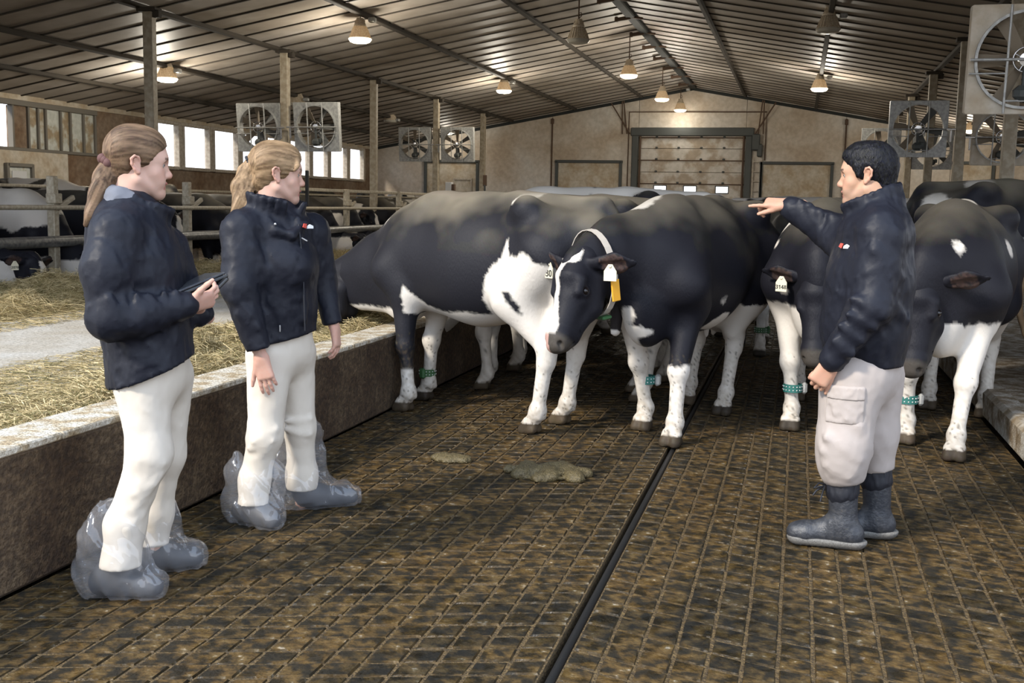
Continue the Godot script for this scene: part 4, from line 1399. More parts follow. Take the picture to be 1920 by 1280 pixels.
	c2.dark = [[poly([0.60, 1.0, 0.76, 0.98, 0.88, 0.62, 0.86, 0.43, 0.74, 0.40, 0.72, 0.27, 0.69, 0.42, 0.62, 0.6]), -1]]
	c2.socks = [0.50, 0.92, 0.80, 0.80]
	c2.belly = 0.0
	c2.dust = 0.5
	c2.blaze = [poly([-0.06, -0.05, 0.02, -0.07, 0.05, -0.01, 0.16, 0.004, 0.3, -0.012, 0.5, -0.04, 0.5, 0.07, 0.4, 0.07, 0.3, 0.045, 0.14, 0.045, 0.06, 0.05, 0.02, 0.08, -0.03, 0.11])]
	c2.muzzle_pink = 1.0
	c2.rough = 0.03
	c2.shape(0.0135, 0.008)
	# the cow behind the man, tag on its ear
	var c4 := new_cow()
	c4.feet = [Vector3(0.60, 0, -0.2), Vector3(0.68, 0, 0.13), Vector3(-0.6, 0, -0.2), Vector3(0.1 - 0.62, 0, 0.24)]
	c4.neck = [Vector3(0.66, 1.12, 0), Vector3(0.86, 1.08, -0.02), Vector3(0.95, 1.03, -0.03)]
	c4.nose = Vector3(0.22, -0.56, 0.0)
	c4.brow = Vector3(0.9, 0.4, 0.12)
	c4.ears = [0.2, 0.05]
	c4.white = [[poly([0.62, 1.40, 0.54, 1.40, 0.40, 1.18, 0.30, 0.92, 0.32, 0.86, 0.38, 0.94, 0.50, 1.2]), 1]]
	c4.balls = [[Vector3(0.72, 1.27, 0.05), 0.05], [Vector3(0.75, 1.19, 0.085), 0.055], [Vector3(0.77, 1.11, 0.12), 0.055], [Vector3(0.78, 1.03, 0.15), 0.05], [Vector3(0.77, 0.95, 0.18), 0.045], [Vector3(0.72, 0.62, 0.08), 0.2], [Vector3(0.2, 0.62, 0.25), 0.18], [Vector3(-0.1, 0.6, 0.2), 0.2], [Vector3(0.55, 0.75, 0.26), 0.12], [Vector3(0.62, 1.22, 0.26), 0.04]]
	c4.socks = [0.80, 0.84, 0.8, 0.85]
	c4.dust = 0.45
	c4.shape(0.016, 0.010)
	# the cow to the right of the man
	var c5 := new_cow()
	c5.feet = [Vector3(0.83, 0, -0.13), Vector3(0.49, 0, 0.19), Vector3(-0.75, 0, -0.2), Vector3(-0.9, 0, 0.2)]
	c5.neck = [Vector3(0.66, 1.12, 0), Vector3(0.86, 1.08, 0.06), Vector3(0.95, 1.05, 0.1)]
	c5.nose = Vector3(0.20, -0.58, 0.04)
	c5.brow = Vector3(0.9, 0.35, 0.2)
	c5.ears = [0.12, 0.1]
	c5.balls = [[Vector3(0.74, 0.62, 0.1), 0.16], [Vector3(0.80, 0.70, -0.06), 0.09], [Vector3(-0.1, 0.66, -0.2), 0.24], [Vector3(0.1, 0.74, -0.3), 0.10], [Vector3(0.2, 1.25, -0.34), 0.06], [Vector3(-0.25, 1.52, 0.05), 0.14], [Vector3(0.85, 1.24, -0.05), 0.05]]
	c5.dark = [[poly([0.70, 0.85, 0.8, 0.85, 0.78, 0.70, 0.72, 0.74]), -1]]
	c5.socks = [0.80, 0.62, 0.85, 0.85]
	c5.dust = 0.4
	c5.shape(0.016, 0.010)
	# poses shared by the other cows
	var eat := new_cow()
	eat.feet = [Vector3(0.55, 0, -0.19), Vector3(0.66, 0, 0.2), Vector3(-0.70, 0, -0.2), Vector3(-0.58, 0, 0.2)]
	eat.neck = [Vector3(0.64, 1.06, 0), Vector3(1.06, 0.62, 0.0), Vector3(1.5, 0.74, 0.0)]
	eat.nose = Vector3(0.42, -0.75, 0.12)
	eat.brow = Vector3(0.85, 0.45, 0.1)
	eat.shape(0.026, 0.016)
	var look := new_cow()
	look.neck = [Vector3(0.64, 1.14, 0), Vector3(0.95, 1.16, 0.02), Vector3(1.2, 1.18, 0.06)]
	look.nose = Vector3(0.55, -0.72, 0.1)
	look.brow = Vector3(0.85, 0.5, 0.25)
	look.shape(0.026, 0.016)
	var lie := new_cow()
	lie.lying = true
	lie.neck = [Vector3(0.66, 1.12, 0), Vector3(1.0, 1.24, 0.0), Vector3(1.2, 1.36, 0.0)]
	lie.tail = [Vector3(-0.98, 1.42, 0), Vector3(-1.09, 1.25, 0.03), Vector3(-1.10, 0.95, 0.1), Vector3(-1.02, 0.66, 0.2), Vector3(-0.9, 0.58, 0.3)]
	lie.shape(0.022, 0.016)
	var jobs := []
	for c in [c1, c2, c4, c5]:
		c.body.paint = c.coat
		c.head.paint = c.face
		jobs.append(c.body)
		jobs.append(c.head)
	for c in [eat, look, lie]:
		jobs.append(c.body)
		jobs.append(c.head)
	sculpt_all(jobs)
	var t1 := stand_cow(c1, "dusty grey-black cow with white flank and belly, side on, eating over the feed curb", Vector3(-2.05, 0, -7.1), 156)
	leg_band(t1, c1, 1, 0.21, M.green)
	var t2 := stand_cow(c2, "black cow with white blaze and pale neck strap, turning its head to the camera", Vector3(-0.68, 0, -7.4), -106)
	leg_band(t2, c2, 1, 0.33, M.band)
	ear_tag(t2, c2, 1, "30")
	ear_tag(t2, c2, 0, "")
	neck_strap(t2, c2)
	var t4 := stand_cow(c4, "black cow with a numbered cream ear tag, facing the camera behind the pointing man's elbow", Vector3(0.22, 0, -8.0), -97)
	leg_band(t4, c4, 1, 0.28, M.band)
	ear_tag(t4, c4, 1, "3148")
	var t5 := stand_cow(c5, "black cow with white legs standing just right of the pointing man, ear held out", Vector3(1.0, 0, -7.6), -102)
	leg_band(t5, c5, 1, 0.28, M.band)
	# everyone else: the same bodies in coats of their own
	var rng := RandomNumberGenerator.new()
	rng.seed = 77
	var herd := []
	var word := ["second", "third", "fourth", "fifth", "sixth"]
	for i in 4:
		herd.append([eat, Vector3(-1.78 + 0.02 * i, 0, -8.28 - 1.02 * i), 178.0 + rng.randf_range(-4, 4), "%s cow from the camera in the row eating at the feed curb, mostly hidden" % word[i], "cows eating at the near feed curb", [0, 9, 9, 0][i]])
	herd.append([look, Vector3(-0.12, 0, -11.6), -90.0, "cow further back with a dark green leg band, standing beyond the looking cow's rump", "", 3])
	herd.append([look, Vector3(1.0, 0, -13.2), 174.0, "cow whose white-flecked back shows left of the man's face", "", 9])
	herd.append([look, Vector3(-1.5, 0, -12.6), 12.0, "cow with a mostly white back beyond the looking black cow", "", 9])
	herd.append([look, Vector3(0.2, 0, -14.1), 6.0, "cow with a white-topped back behind the man's raised sleeve", "", 9])
	herd.append([look, Vector3(-1.6, 0, -13.8), 184.0, "pale-backed cow under the three small lights of the overhead door", "", 2])
	herd.append([look, Vector3(1.98, 0.2, -9.95), 2.0, "tall black cow with white shoulder patches standing crosswise in the stall behind the man's neck", "", 4])
	herd.append([lie, Vector3(2.85, -0.26, -8.15), 6.0, "black cow lying on the stall bed at the right edge, its tail hanging over", "", 0])
	herd.append([lie, Vector3(2.75, -0.24, -9.2), 4.0, "dirty tan and white cow lying on the stall bed beyond the black one", "", 5])
	for i in 14:
		var z := -8.8 - i * 1.27 - (0.2 if i > 2 else 0.0)
		var eating := not i in [4, 7, 10]
		herd.append([eat if eating else look, Vector3(-9.5 if eating else -10.0, 0, z), rng.randf_range(-7, 7), "%s cow from the near end in the far row, %s" % [["first", "second", "third", "fourth", "fifth", "sixth", "seventh", "eighth", "ninth", "tenth", "eleventh", "twelfth", "thirteenth", "fourteenth"][i], "eating under the neck rail" if eating else "head up behind the rails"], "cows along the far feed fence", {0: 2, 1: 7, 6: 3, 7: 3, 8: 3}.get(i, 6)])
	for i in 6:
		herd.append([look, Vector3(-12.3, 0.2, [-13.6, -15.6, -18.2, -26.9, -30.6, -33.2][i]), [172.0, 5.0, 180.0, 90.0, 92.0, 86.0][i], "%s cow from the near end in the stall row under the left windows" % ["first", "second", "third", "fourth", "fifth", "sixth"][i], "cows in the stalls under the left windows", [2, 6, 6, 0, 0, 2][i]])
	var jobs2 := []
	var made := []
	for h in herd:
		var c := new_cow()
		var src: Cow = h[0]
		for k in ["feet", "neck", "nose", "brow", "ears", "tail", "lying", "hf", "poll"]: c.set(k, src.get(k))
		for pr in [[src.body, c.body], [src.head, c.head]]:
			pr[1].v = pr[0].v
			pr[1].n = pr[0].n
			pr[1].ix = pr[0].ix
		c.dust = rng.randf_range(0.3, 0.9)
		dress(c, h[5], rng)
		made.append(c)
		jobs2.append(c)
	var id := WorkerThreadPool.add_group_task(func(i: int):
		jobs2[i].body.colour(jobs2[i].coat)
		jobs2[i].head.colour(jobs2[i].face), jobs2.size())
	WorkerThreadPool.wait_for_group_task_completion(id)
	for i in herd.size():
		var h = herd[i]
		var t := stand_cow(made[i], h[3], h[1], h[2], h[4], true)
		if h[5] == 9: t.scale = Vector3.ONE * 1.05
		if h[5] == 3: leg_band(t, made[i], 1, 0.26, M.green)
		if h[5] == 7: ear_tag(t, made[i], 1, "2070")

# a coat: 0 black, 1 black with white flecks, 2 white back, 3 white face, 4 white patches, 5 dirty tan and white, 6 any
func dress(c: Cow, kind: int, rng: RandomNumberGenerator) -> void:
	if kind == 6: kind = [0, 1, 2, 4, 4, 2][rng.randi() % 6]
	c.rough = 0.05
	for i in 4: c.socks[i] = rng.randf_range(0.45, 0.9)
	c.belly = rng.randf_range(0.62, 0.78)
	if rng.randf() < 0.7 or kind == 3:
		var w := 0.03 if kind != 3 else 0.06
		c.blaze = [poly([-0.02, -w, 0.15, -w * 1.4, 0.5, -w * 2.2, 0.5, w * 2.2, 0.15, w * 1.4, -0.02, w])]
	if kind == 7:
		kind = 0
		c.blaze = [poly([-0.04, -0.03, 0.1, -0.05, 0.3, -0.07, 0.5, -0.08, 0.5, 0.02, 0.25, 0.03, 0.08, 0.05])]
	if kind == 9:
		for i in 7: c.balls.append([Vector3(-0.95 + i * 0.26, 1.53 + rng.randf_range(-0.03, 0.03), rng.randf_range(-0.12, 0.12)), rng.randf_range(0.12, 0.26)])
		c.dust = 0.25
		kind = 0
	var n: int = [1, 3, 5, 2, 5, 6, 3][kind]
	for i in n:
		var x := rng.randf_range(-1.0, 0.8)
		var up := kind == 2 or kind == 1
		c.balls.append([Vector3(x, rng.randf_range(1.3, 1.5) if up else rng.randf_range(0.8, 1.5), rng.randf_range(-0.35, 0.35)), rng.randf_range(0.12, 0.24) if kind == 1 or kind == 0 else rng.randf_range(0.22, 0.42)])
	if kind == 4:
		c.balls = [[Vector3(-0.86, 1.26, 0.2), 0.15], [Vector3(-0.55, 1.52, 0.1), 0.12], [Vector3(0.35, 1.05, 0.38), 0.22], [Vector3(0.25, 1.42, 0.2), 0.1], [Vector3(-0.2, 0.75, 0.3), 0.3]]
		for i in 2: c.balls.append([Vector3(rng.randf_range(-0.6, 0.6), rng.randf_range(0.9, 1.4), -0.3), rng.randf_range(0.2, 0.35)])
	if kind == 5:
		c.pale = Color(0.42, 0.29, 0.17)
		c.all_white = true

func leg_band(t: Node3D, c: Cow, leg: int, y: float, mat: Material) -> void:
	var f: Vector3 = c.feet[leg]
	var s := Shape.new()
	var ctr := f + Vector3(-0.022, y, 0)
	var ring := []
	for k in 17:
		var a := TAU * k / 16
		ring.append(ctr + Vector3(cos(a) * 0.062, 0, sin(a) * 0.062))
	for k in 16:
		var d: Vector3 = (ring[k] + ring[k + 1]) * 0.5 - ctr
		var h := Vector3(0, 0.026, 0)
		var th := d.normalized() * 0.006
		s.quad(ring[k] - h, ring[k + 1] - h, ring[k + 1] + h, ring[k] + h, d)
		s.quad(ring[k] + h, ring[k + 1] + h, ring[k + 1] + h - th, ring[k] + h - th, Vector3.UP)
		s.quad(ring[k] - h, ring[k + 1] - h, ring[k + 1] - h - th, ring[k] - h - th, Vector3.DOWN)
	var bd := part("leg_band", s.mesh(), mat, t)
	var q := Shape.new()
	for k in 16:
		for yy in [-0.011, 0.011]:
			var a := TAU * (k + 0.5) / 16
			q.ball(ctr + Vector3(cos(a) * 0.062, yy, sin(a) * 0.062), Vector3.ONE * 0.0048, Basis(), 4, 6)
	part("hole_row", q.mesh(), M.vinyl, bd)
	var b := Shape.new()
	b.box(ctr + Vector3(-0.02, 0.0, -0.075), Vector3(0.05, 0.075, 0.035), 0.012)
	part("sensor", b.mesh(), mat if mat != M.band else M.galv, bd)

func ear_tag(t: Node3D, c: Cow, ear: int, text: String) -> void:
	var e := -1.0 if ear == 0 else 1.0
	var droop: float = c.ears[ear]
	var d := (c.hf * Vector3(-0.2, -droop, e)).normalized()
	var fwd := (c.hf * Vector3(0.9, 0.45, 0.0)).normalized()
	fwd = (fwd - d * fwd.dot(d)).normalized()
	var root := c.hp(0.0, 0.0, e * 0.1)
	var hang := root + d * 0.125 + fwd * 0.034
	var up := Vector3.UP
	var z := (fwd - up * fwd.dot(up)).normalized()
	var x := up.cross(z)
	var s := Shape.new()
	s.X = Transform3D(Basis(x, up, z), hang)
	s.slab(poly([-0.012, 0.012, 0.012, 0.012, 0.038, -0.028, 0.038, -0.085, -0.038, -0.085, -0.038, -0.028]), -0.003, 0.003)
	s.ball(Vector3(0, 0.0, 0.004), Vector3(0.01, 0.01, 0.006), Basis(), 5, 8)
	var tg := part("ear_tag", s.mesh(), M.eartag, t)
	if text:
		var tm := TextMesh.new()
		tm.text = text
		tm.font_size = 32
		tm.pixel_size = 0.00108 if text.length() > 2 else 0.0018
		tm.depth = 0.0015
		var f := SystemFont.new()
		f.font_names = PackedStringArray(["Droid Sans"])
		f.font_weight = 700
		tm.font = f
		var o := part("number", tm, M.tagink, tg)
		o.transform = Transform3D(Basis(x, up, z), hang + up * -0.056 + z * 0.004)

func neck_strap(t: Node3D, c: Cow) -> void:
	# a strap round the neck behind the ears, with a yellow tag and a green buckle
	var ax: Vector3 = (c.neck[2] - c.neck[1]).normalized()
	var mid: Vector3 = c.neck[2].lerp(c.neck[1], 0.42) + Vector3(0, -0.075, 0)
	var up := (Vector3.UP - ax * ax.y).normalized()
	var sd := ax.cross(up)
	var pts := []
	for k in 29:
		var a := TAU * k / 28
		pts.append(mid + up * (cos(a) * 0.265) + sd * sin(a) * 0.205)
	var s := Shape.new()
	for k in 28:
		var d: Vector3 = (pts[k] + pts[k + 1]) * 0.5 - mid
		var h := ax * 0.021
		s.quad(pts[k] - h, pts[k + 1] - h, pts[k + 1] + h, pts[k] + h, d)
		var th := d.normalized() * 0.006
		s.quad(pts[k] + h, pts[k + 1] + h, pts[k + 1] + h - th, pts[k] + h - th, ax)
		s.quad(pts[k] - h, pts[k + 1] - h, pts[k + 1] - h - th, pts[k] - h - th, -ax)
	var st := part("neck_strap", s.mesh(), M.collar, t)
	var p := mid - sd * 0.198 - up * 0.09
	part("strap_tag", Shape.new().box(p, Vector3(0.012, 0.13, 0.06), 0.004, Basis(sd, up, ax).orthonormalized()).mesh(), M.yellow, st)
	part("buckle", Shape.new().box(mid - up * 0.265 - sd * 0.05, Vector3(0.10, 0.02, 0.07), 0.006, Basis(sd, up, ax).orthonormalized()).mesh(), M.green, st)

# ---------------------------------------------------------------- people
# local axes of a figure: x to the camera's right, y up, z towards the camera
class Person:
	var noise: FastNoiseLite
	var skin := Sculpt.new()
	var head := Sculpt.new()
	var hair := Sculpt.new()
	var jacket := Sculpt.new()
	var trousers := Sculpt.new()
	var hands := []
	var extra := {}
	var H := Vector3.ZERO          # middle of the head
	var F := Basis()               # x to the nose, y up, z to the person's right
	var size := 1.0
	var tone := Color(0.60, 0.36, 0.27)
	var lip := Color(0.36, 0.12, 0.10)
	var hair_tone := Color(0.20, 0.12, 0.06)
	var hair_light := Color(0.42, 0.28, 0.15)
	var folds := 0.006
	var fold_scale := 7.0
	var male := false

	func hp(x: float, y: float, z: float) -> Vector3: return H + F * (Vector3(x, y, z) * size)

	func build_head(smile: float) -> void:
		var s := head
		s.cell = 0.0042
		s.soft = 0.022
		var Z := F.z
		var q := size
		s.ball(hp(-0.022, 0.042, 0), 0.088 * q, Z, 0.84)
		s.ball(hp(0.022, 0.05, 0), 0.076 * q, Z, 0.86)
		s.b(hp(0.045, 0.01, 0), hp(0.05, -0.06, 0), 0.058 * q, 0.044 * q, Z, 0.98, 0.03)
		for e in [-1.0, 1.0]:
			s.b(hp(-0.005, -0.055, e * 0.048), hp(0.066, -0.098, e * 0.014), 0.026 * q, 0.021 * q)
			s.ball(hp(0.055, -0.028, e * 0.036), 0.027 * q)
			s.ball(hp(0.07, -0.058, e * 0.026), 0.022 * q)
			s.ball(hp(0.101, -0.038, e * 0.011), 0.0085 * q, Vector3.ZERO, 1.0, 0.006)
			# ear: a thin shell with its rolled rim and lobe
			s.b(hp(-0.014, 0.016, e * 0.073), hp(-0.004, -0.024, e * 0.069), 0.0165 * q, 0.009 * q, Z, 0.38, 0.006)
			var rim := [hp(0.0, 0.012, e * 0.076), hp(-0.006, 0.028, e * 0.080), hp(-0.020, 0.032, e * 0.084), hp(-0.031, 0.020, e * 0.086), hp(-0.030, 0.0, e * 0.083), hp(-0.018, -0.018, e * 0.078), hp(-0.006, -0.029, e * 0.074)]
			s.chain(rim, [0.0035, 0.0045, 0.0048, 0.0048, 0.0045, 0.0055, 0.0075], Vector3.ZERO, 1.0, 0.004)
			s.b(hp(-0.008, 0.010, e * 0.083), hp(-0.007, -0.006, e * 0.081), 0.0085 * q, 0.0065 * q, Vector3.ZERO, 1.0, 0.003, 1)
			# smile line beside the nose
			s.b(hp(0.090, -0.044, e * 0.022), hp(0.074, -0.068, e * 0.034), 0.002 + 0.0016 * smile, 0.002 + 0.002 * smile, Vector3.ZERO, 1.0, 0.006, 1)
		s.b(hp(0.078, 0.024, -0.028), hp(0.078, 0.024, 0.028), 0.02 * q, 0.02 * q)
		s.ball(hp(0.074, -0.104, 0), 0.021 * q)
		s.b(hp(0.088, 0.012, 0), hp(0.108, -0.03, 0), 0.0085 * q, 0.012 * q, Vector3.ZERO, 1.0, 0.012)
		s.ball(hp(0.109, -0.034, 0), 0.0125 * q, Vector3.ZERO, 1.0, 0.008)
		s.b(hp(0.090 - 0.012 * smile, -0.0655 + 0.006 * smile, -0.021), hp(0.097, -0.066, 0), 0.005 * q, 0.008 * q, Vector3.ZERO, 1.0, 0.006)
		s.b(hp(0.090 - 0.012 * smile, -0.0655 + 0.006 * smile, 0.021), hp(0.097, -0.066, 0), 0.005 * q, 0.008 * q, Vector3.ZERO, 1.0, 0.006)
		s.b(hp(0.088, -0.079, -0.015), hp(0.088, -0.079, 0.015), 0.008 * q, 0.008 * q, Vector3.ZERO, 1.0, 0.006)
		for e in [-1.0, 1.0]:
			s.ball(hp(0.097, 0.004, e * 0.031), 0.0145 * q, Vector3.ZERO, 1.0, 0.012, 1)
			s.b(hp(0.104, -0.0725, 0), hp(0.085 - 0.012 * smile, -0.0705 + 0.009 * smile, e * (0.024 + 0.006 * smile)), 0.0032 * q, 0.003 * q, Vector3.ZERO, 1.0, 0.004, 1)
			s.ball(hp(0.108, -0.048, e * 0.007), 0.0035 * q, Vector3.ZERO, 1.0, 0.004, 1)

	func neck(to: Vector3, r := 0.056) -> void:
		head.b(hp(-0.03, -0.03, 0), hp(-0.028, -0.1, 0), 0.06 * size, r)
		head.b(hp(-0.028, -0.1, 0), to, r, r * 1.08)

	func face(p: Vector3, n: Vector3) -> Color:
		var l := (F.inverse() * (p - H)) / size
		var c := tone
		c = c.lerp(Color(0.54, 0.25, 0.18), clampf(1.0 - Vector3(l.x - 0.075, l.y + 0.03, (absf(l.z) - 0.04) * 1.2).length() / 0.035, 0, 1) * 0.45)
		c = c.lerp(Color(0.55, 0.24, 0.17), clampf((absf(l.z) - 0.07) * 90.0, 0, 1) * 0.3 * float(l.y < 0.05 and l.y > -0.04))
		c = c.lerp(Color(0.52, 0.24, 0.17), clampf((l.x - 0.1) * 60.0, 0, 1) * 0.4 * float(l.y > -0.05))
		if l.x > 0.07 and absf(l.z) < 0.028 and l.y < -0.057 and l.y > -0.088: c = c.lerp(lip, 0.8)
		if l.y > 0.022 and l.y < 0.032 and absf(l.z) > 0.012 and absf(l.z) < 0.05 and l.x > 0.06: c = c.lerp(hair_tone, 0.75)
		if male and l.y < -0.055 and l.x > 0.0: c = c.lerp(Color(0.30, 0.20, 0.16), 0.28)
		return c

	var tie := Vector3(-0.11, 0.02, 0.0)   # where the hair is gathered, in head measures

	# a number that stays the same along one lock of hair
	func lock(p: Vector3) -> float:
		var l := (F.inverse() * (p - H)) / size
		if male: return noise.get_noise_3d(l.x * 60.0, l.y * 18.0, l.z * 60.0)
		if l.x < tie.x + 0.012:
			return noise.get_noise_3d((l.x - l.y * 0.42) * 55.0, l.y * 2.5, l.z * 55.0) * 0.7 + noise.get_noise_3d((l.x - l.y * 0.42) * 130.0, l.y * 4.0, l.z * 130.0) * 0.45
		var r := l - tie
		var a := atan2(r.z, r.y + 0.02)
		return noise.get_noise_3d(cos(a) * 4.6, sin(a) * 4.6, r.x * 5.0 + 7.0) * 0.7 + noise.get_noise_3d(cos(a) * 13.0, sin(a) * 13.0, r.x * 9.0) * 0.55

	func strands(p: Vector3, n: Vector3) -> Color:
		return hair_tone.lerp(hair_light, clampf(0.45 + lock(p) * 1.1, 0.0, 1.0))

	func cloth(p: Vector3) -> float:
		var q := p * fold_scale
		var a := noise.get_noise_3d(q.x * 1.5 + q.y * 0.5, q.y * 0.75 - q.x * 0.4, q.z * 1.5)
		var e := noise.get_noise_3d(q.x * 3.4 - q.y * 1.3, q.y * 1.5 + q.x * 0.8, q.z * 3.0 + 9.0)
		return (-maxf(0.0, 1.0 - absf(a) * 4.0) * 0.55 - maxf(0.0, 1.0 - absf(e) * 4.5) * 0.4 + a * 0.9) * folds

	# wrist, direction of the fingers, back of the hand, which side the thumb is on, how much each finger curls
	func hand(w: Vector3, dir: Vector3, back: Vector3, thumb: float, curls: Array, th := Vector3(0.62, 0.55, -0.25), k := 1.0) -> void:
		var s := Sculpt.new()
		s.cell = 0.0042
		s.soft = 0.012
		dir = dir.normalized()
		back = (back - dir * back.dot(dir)).normalized()
		var tv := dir.cross(back) * thumb
		s.b(w - dir * 0.06, w, 0.030 * k, 0.028 * k, back, 0.8)
		for o in [0.026, 0.009, -0.009, -0.026]:
			s.b(w + tv * o * 0.6 * k, w + dir * 0.085 * k + tv * o * k, 0.019 * k, 0.0145 * k, back, 0.85, 0.016)
		var L := [0.072, 0.080, 0.074, 0.058]
		for i in 4:
			var p: Vector3 = w + (dir * [0.088, 0.092, 0.088, 0.078][i] + tv * [0.030, 0.010, -0.010, -0.029][i]) * k
			var d0: Vector3 = (dir + tv * [0.08, 0.02, -0.03, -0.09][i]).normalized()
			var bend_a := 0.0
			for j in 3:
				bend_a += curls[i] * [0.75, 1.0, 0.7][j]
				var d := d0 * cos(bend_a) - back * sin(bend_a)
				var e: Vector3 = p + d * L[i] * [0.45, 0.31, 0.24][j] * k
				s.b(p, e, [0.0092, 0.0085, 0.0078][j] * k, [0.0085, 0.0078, 0.0068][j] * k, Vector3.ZERO, 1.0, 0.004)
				p = e
		var p0: Vector3 = w + (dir * 0.022 + tv * 0.024) * k
		var td := (dir * th.x + tv * th.y + back * th.z).normalized()
		var p1 := p0 + td * 0.044 * k
		var td2 := (td + dir * 0.25).normalized()
		var p2 := p1 + td2 * 0.034 * k
		s.b(p0, p1, 0.0165 * k, 0.0115 * k, Vector3.ZERO, 1.0, 0.014)
		s.b(p1, p2, 0.0115 * k, 0.0098 * k, Vector3.ZERO, 1.0, 0.005)
		s.b(p2, p2 + (td2 + dir * 0.1).normalized() * 0.027 * k, 0.0102 * k, 0.0075 * k, Vector3.ZERO, 1.0, 0.005)
		s.paint = func(p: Vector3, n: Vector3) -> Color: return tone.lerp(Color(0.50, 0.23, 0.17), 0.22 + 0.25 * noise.get_noise_3dv(p * 60.0))
		hands.append(s)

	# a standing collar: a ring of upright capsules
	func collar(s: Sculpt, ctr: Vector3, up: Vector3, fwd: Vector3, rx: float, rz: float, tall: float, gap: float, lean := 0.0, thick := 0.011) -> void:
		var sd := fwd.cross(up).normalized()
		var f := up.cross(sd)
		var n := 22
		var prev := Vector3.ZERO
		for i in n + 1:
			var a := gap + (TAU - 2.0 * gap) * i / n
			var d := f * cos(a) * rx + sd * sin(a) * rz
			var o := ctr + d
			s.b(o, o + up * tall + d.normalized() * lean, thick, thick * 0.8, Vector3.ZERO, 1.0, 0.016)

func new_person() -> Person:
	var p := Person.new()
	p.noise = M.n1.duplicate()
	p.noise.frequency = 1.0
	p.noise.fractal_octaves = 2
	return p

func dump(s: Sculpt, called: String, mat: Material, to: Node3D) -> MeshInstance3D:
	return part(called, s.mesh(), mat, to)

func soft_plane(s: Sculpt, a: Vector3, b: Vector3, keep_above := true) -> void:
	# cuts below the line a-b of the figure's own plane
	var d := (b - a).normalized()
	var n := Vector3(d.y, -d.x, 0.0)
	if n.y > 0.0: n = -n
	if not keep_above: n = -n
	s.planes.append([n, n.dot(a)])

func build_people() -> void:
	M.skin = StandardMaterial3D.new()
	M.skin.vertex_color_use_as_albedo = true
	M.skin.roughness = 0.58
	M.skin.metallic_specular = 0.35
	M.skin.subsurf_scatter_enabled = true
	M.skin.subsurf_scatter_strength = 0.12
	M.hair = StandardMaterial3D.new()
	M.hair.vertex_color_use_as_albedo = true
	M.hair.roughness = 0.5
	M.hair.metallic_specular = 0.28
	M.hair.normal_enabled = true
	M.hair.normal_texture = noise_tex([], 0.05, 91, 256, 3, true, 8.0)
	M.hair.normal_scale = 0.5
	M.hair.uv1_triplanar = true
	M.hair.uv1_scale = Vector3(9, 2.4, 9)
	M.longhair = M.hair.duplicate()
	M.longhair.normal_enabled = false
	M.navy = plain(lin(.0105, .0115, .0175), 0.5)
	M.navy.normal_enabled = true
	M.navy.normal_texture = noise_tex([], 0.012, 92, 512, 5, true, 7.0)
	M.navy.normal_scale = 0.22
	M.navy.uv1_triplanar = true
	M.navy.uv1_scale = Vector3(2.2, 1.5, 2.2)
	M.navy.metallic_specular = 0.3
	M.navydark = plain(lin(.006, .007, .012), 0.6)
	M.cream = plain(lin(.54, .485, .41), 0.85)
	M.cream.normal_enabled = true
	M.cream.normal_texture = noise_tex([], 0.014, 93, 512, 4, true, 5.0)
	M.cream.normal_scale = 0.18
	M.cream.uv1_triplanar = true
	M.cream.uv1_scale = Vector3(2.6, 1.6, 2.6)
	M.khaki = M.cream.duplicate()
	M.khaki.albedo_color = lin(.345, .30, .272)
	M.rubber = mottled([[0.35, lin(.020, .022, .027)], [0.6, lin(.034, .036, .042)], [0.85, lin(.05, .049, .047)]], 0.03, 95, 2.2, 0.5, 0.3, false)
	M.shoe = plain(lin(.028, .029, .033), 0.6)
	M.sole = mottled([[0.3, lin(.10, .095, .085)], [0.7, lin(.17, .16, .145)]], 0.05, 94, 4.0, 0.8, 0.4, false)
	M.plastic = plain(Color(0.93, 0.94, 0.97, 0.06), 0.12)
	M.plastic.transparency = BaseMaterial3D.TRANSPARENCY_ALPHA
	M.hood = plain(lin(.12, .125, .145), 0.9)
	M.eyewhite = plain(lin(.30, .28, .26), 0.3)
	M.silver = plain(lin(.5, .5, .5), 0.3, 0.7)
	M.patchwhite = plain(lin(.75, .75, .75), 0.7)
	M.patchred = plain(lin(.45, .05, .03), 0.7)
	M.scrunchie = plain(lin(.085, .035, .03), 0.8)
	M.case = plain(lin(.012, .012, .013), 0.38)
	var w1 := woman_one()
	var w2 := woman_two()
	var mn := man()
	var jobs := []
	for p in [w1, w2, mn]:
		p.head.paint = p.face
		p.skin.paint = func(_a: Vector3, _b: Vector3) -> Color: return p.tone
		p.hair.paint = p.strands
		p.jacket.bend = p.cloth
		p.trousers.bend = func(v: Vector3) -> float: return p.cloth(v) * 0.55
		jobs.append_array([p.jacket, p.head, p.hair, p.trousers, p.skin])
		jobs.append_array(p.hands)
		for k in p.extra: jobs.append(p.extra[k])
	sculpt_all(jobs)
	finish_woman_one(w1)
	finish_woman_two(w2)
	finish_man(mn)

func put_person(p: Person, label: String, at: Vector3, deg: float) -> Node3D:
	var t := thing("person", label, "person", at, deg_to_rad(deg))
	p.skin.take(p.head)
	for h in p.hands: p.skin.take(h)
	dump(p.skin, "body", M.skin, t)
	dump(p.hair, "hair", M.hair if p.male else M.longhair, t)
	dump(p.trousers, "trousers", M.khaki if p.male else M.cream, t)
	dump(p.jacket, "jacket", M.navy, t)
	for e in [-1.0, 1.0]:
		var ey := part("eye", Shape.new().ball(p.hp(0.079, 0.003, e * 0.031), Vector3.ONE * 0.0118 * p.size).mesh(), M.eyewhite, t)
		part("iris", Shape.new().ball(p.hp(0.0868, 0.003, e * 0.0315), Vector3.ONE * 0.0055 * p.size, Basis(), 6, 8).mesh(), M.eye, ey)
	return t

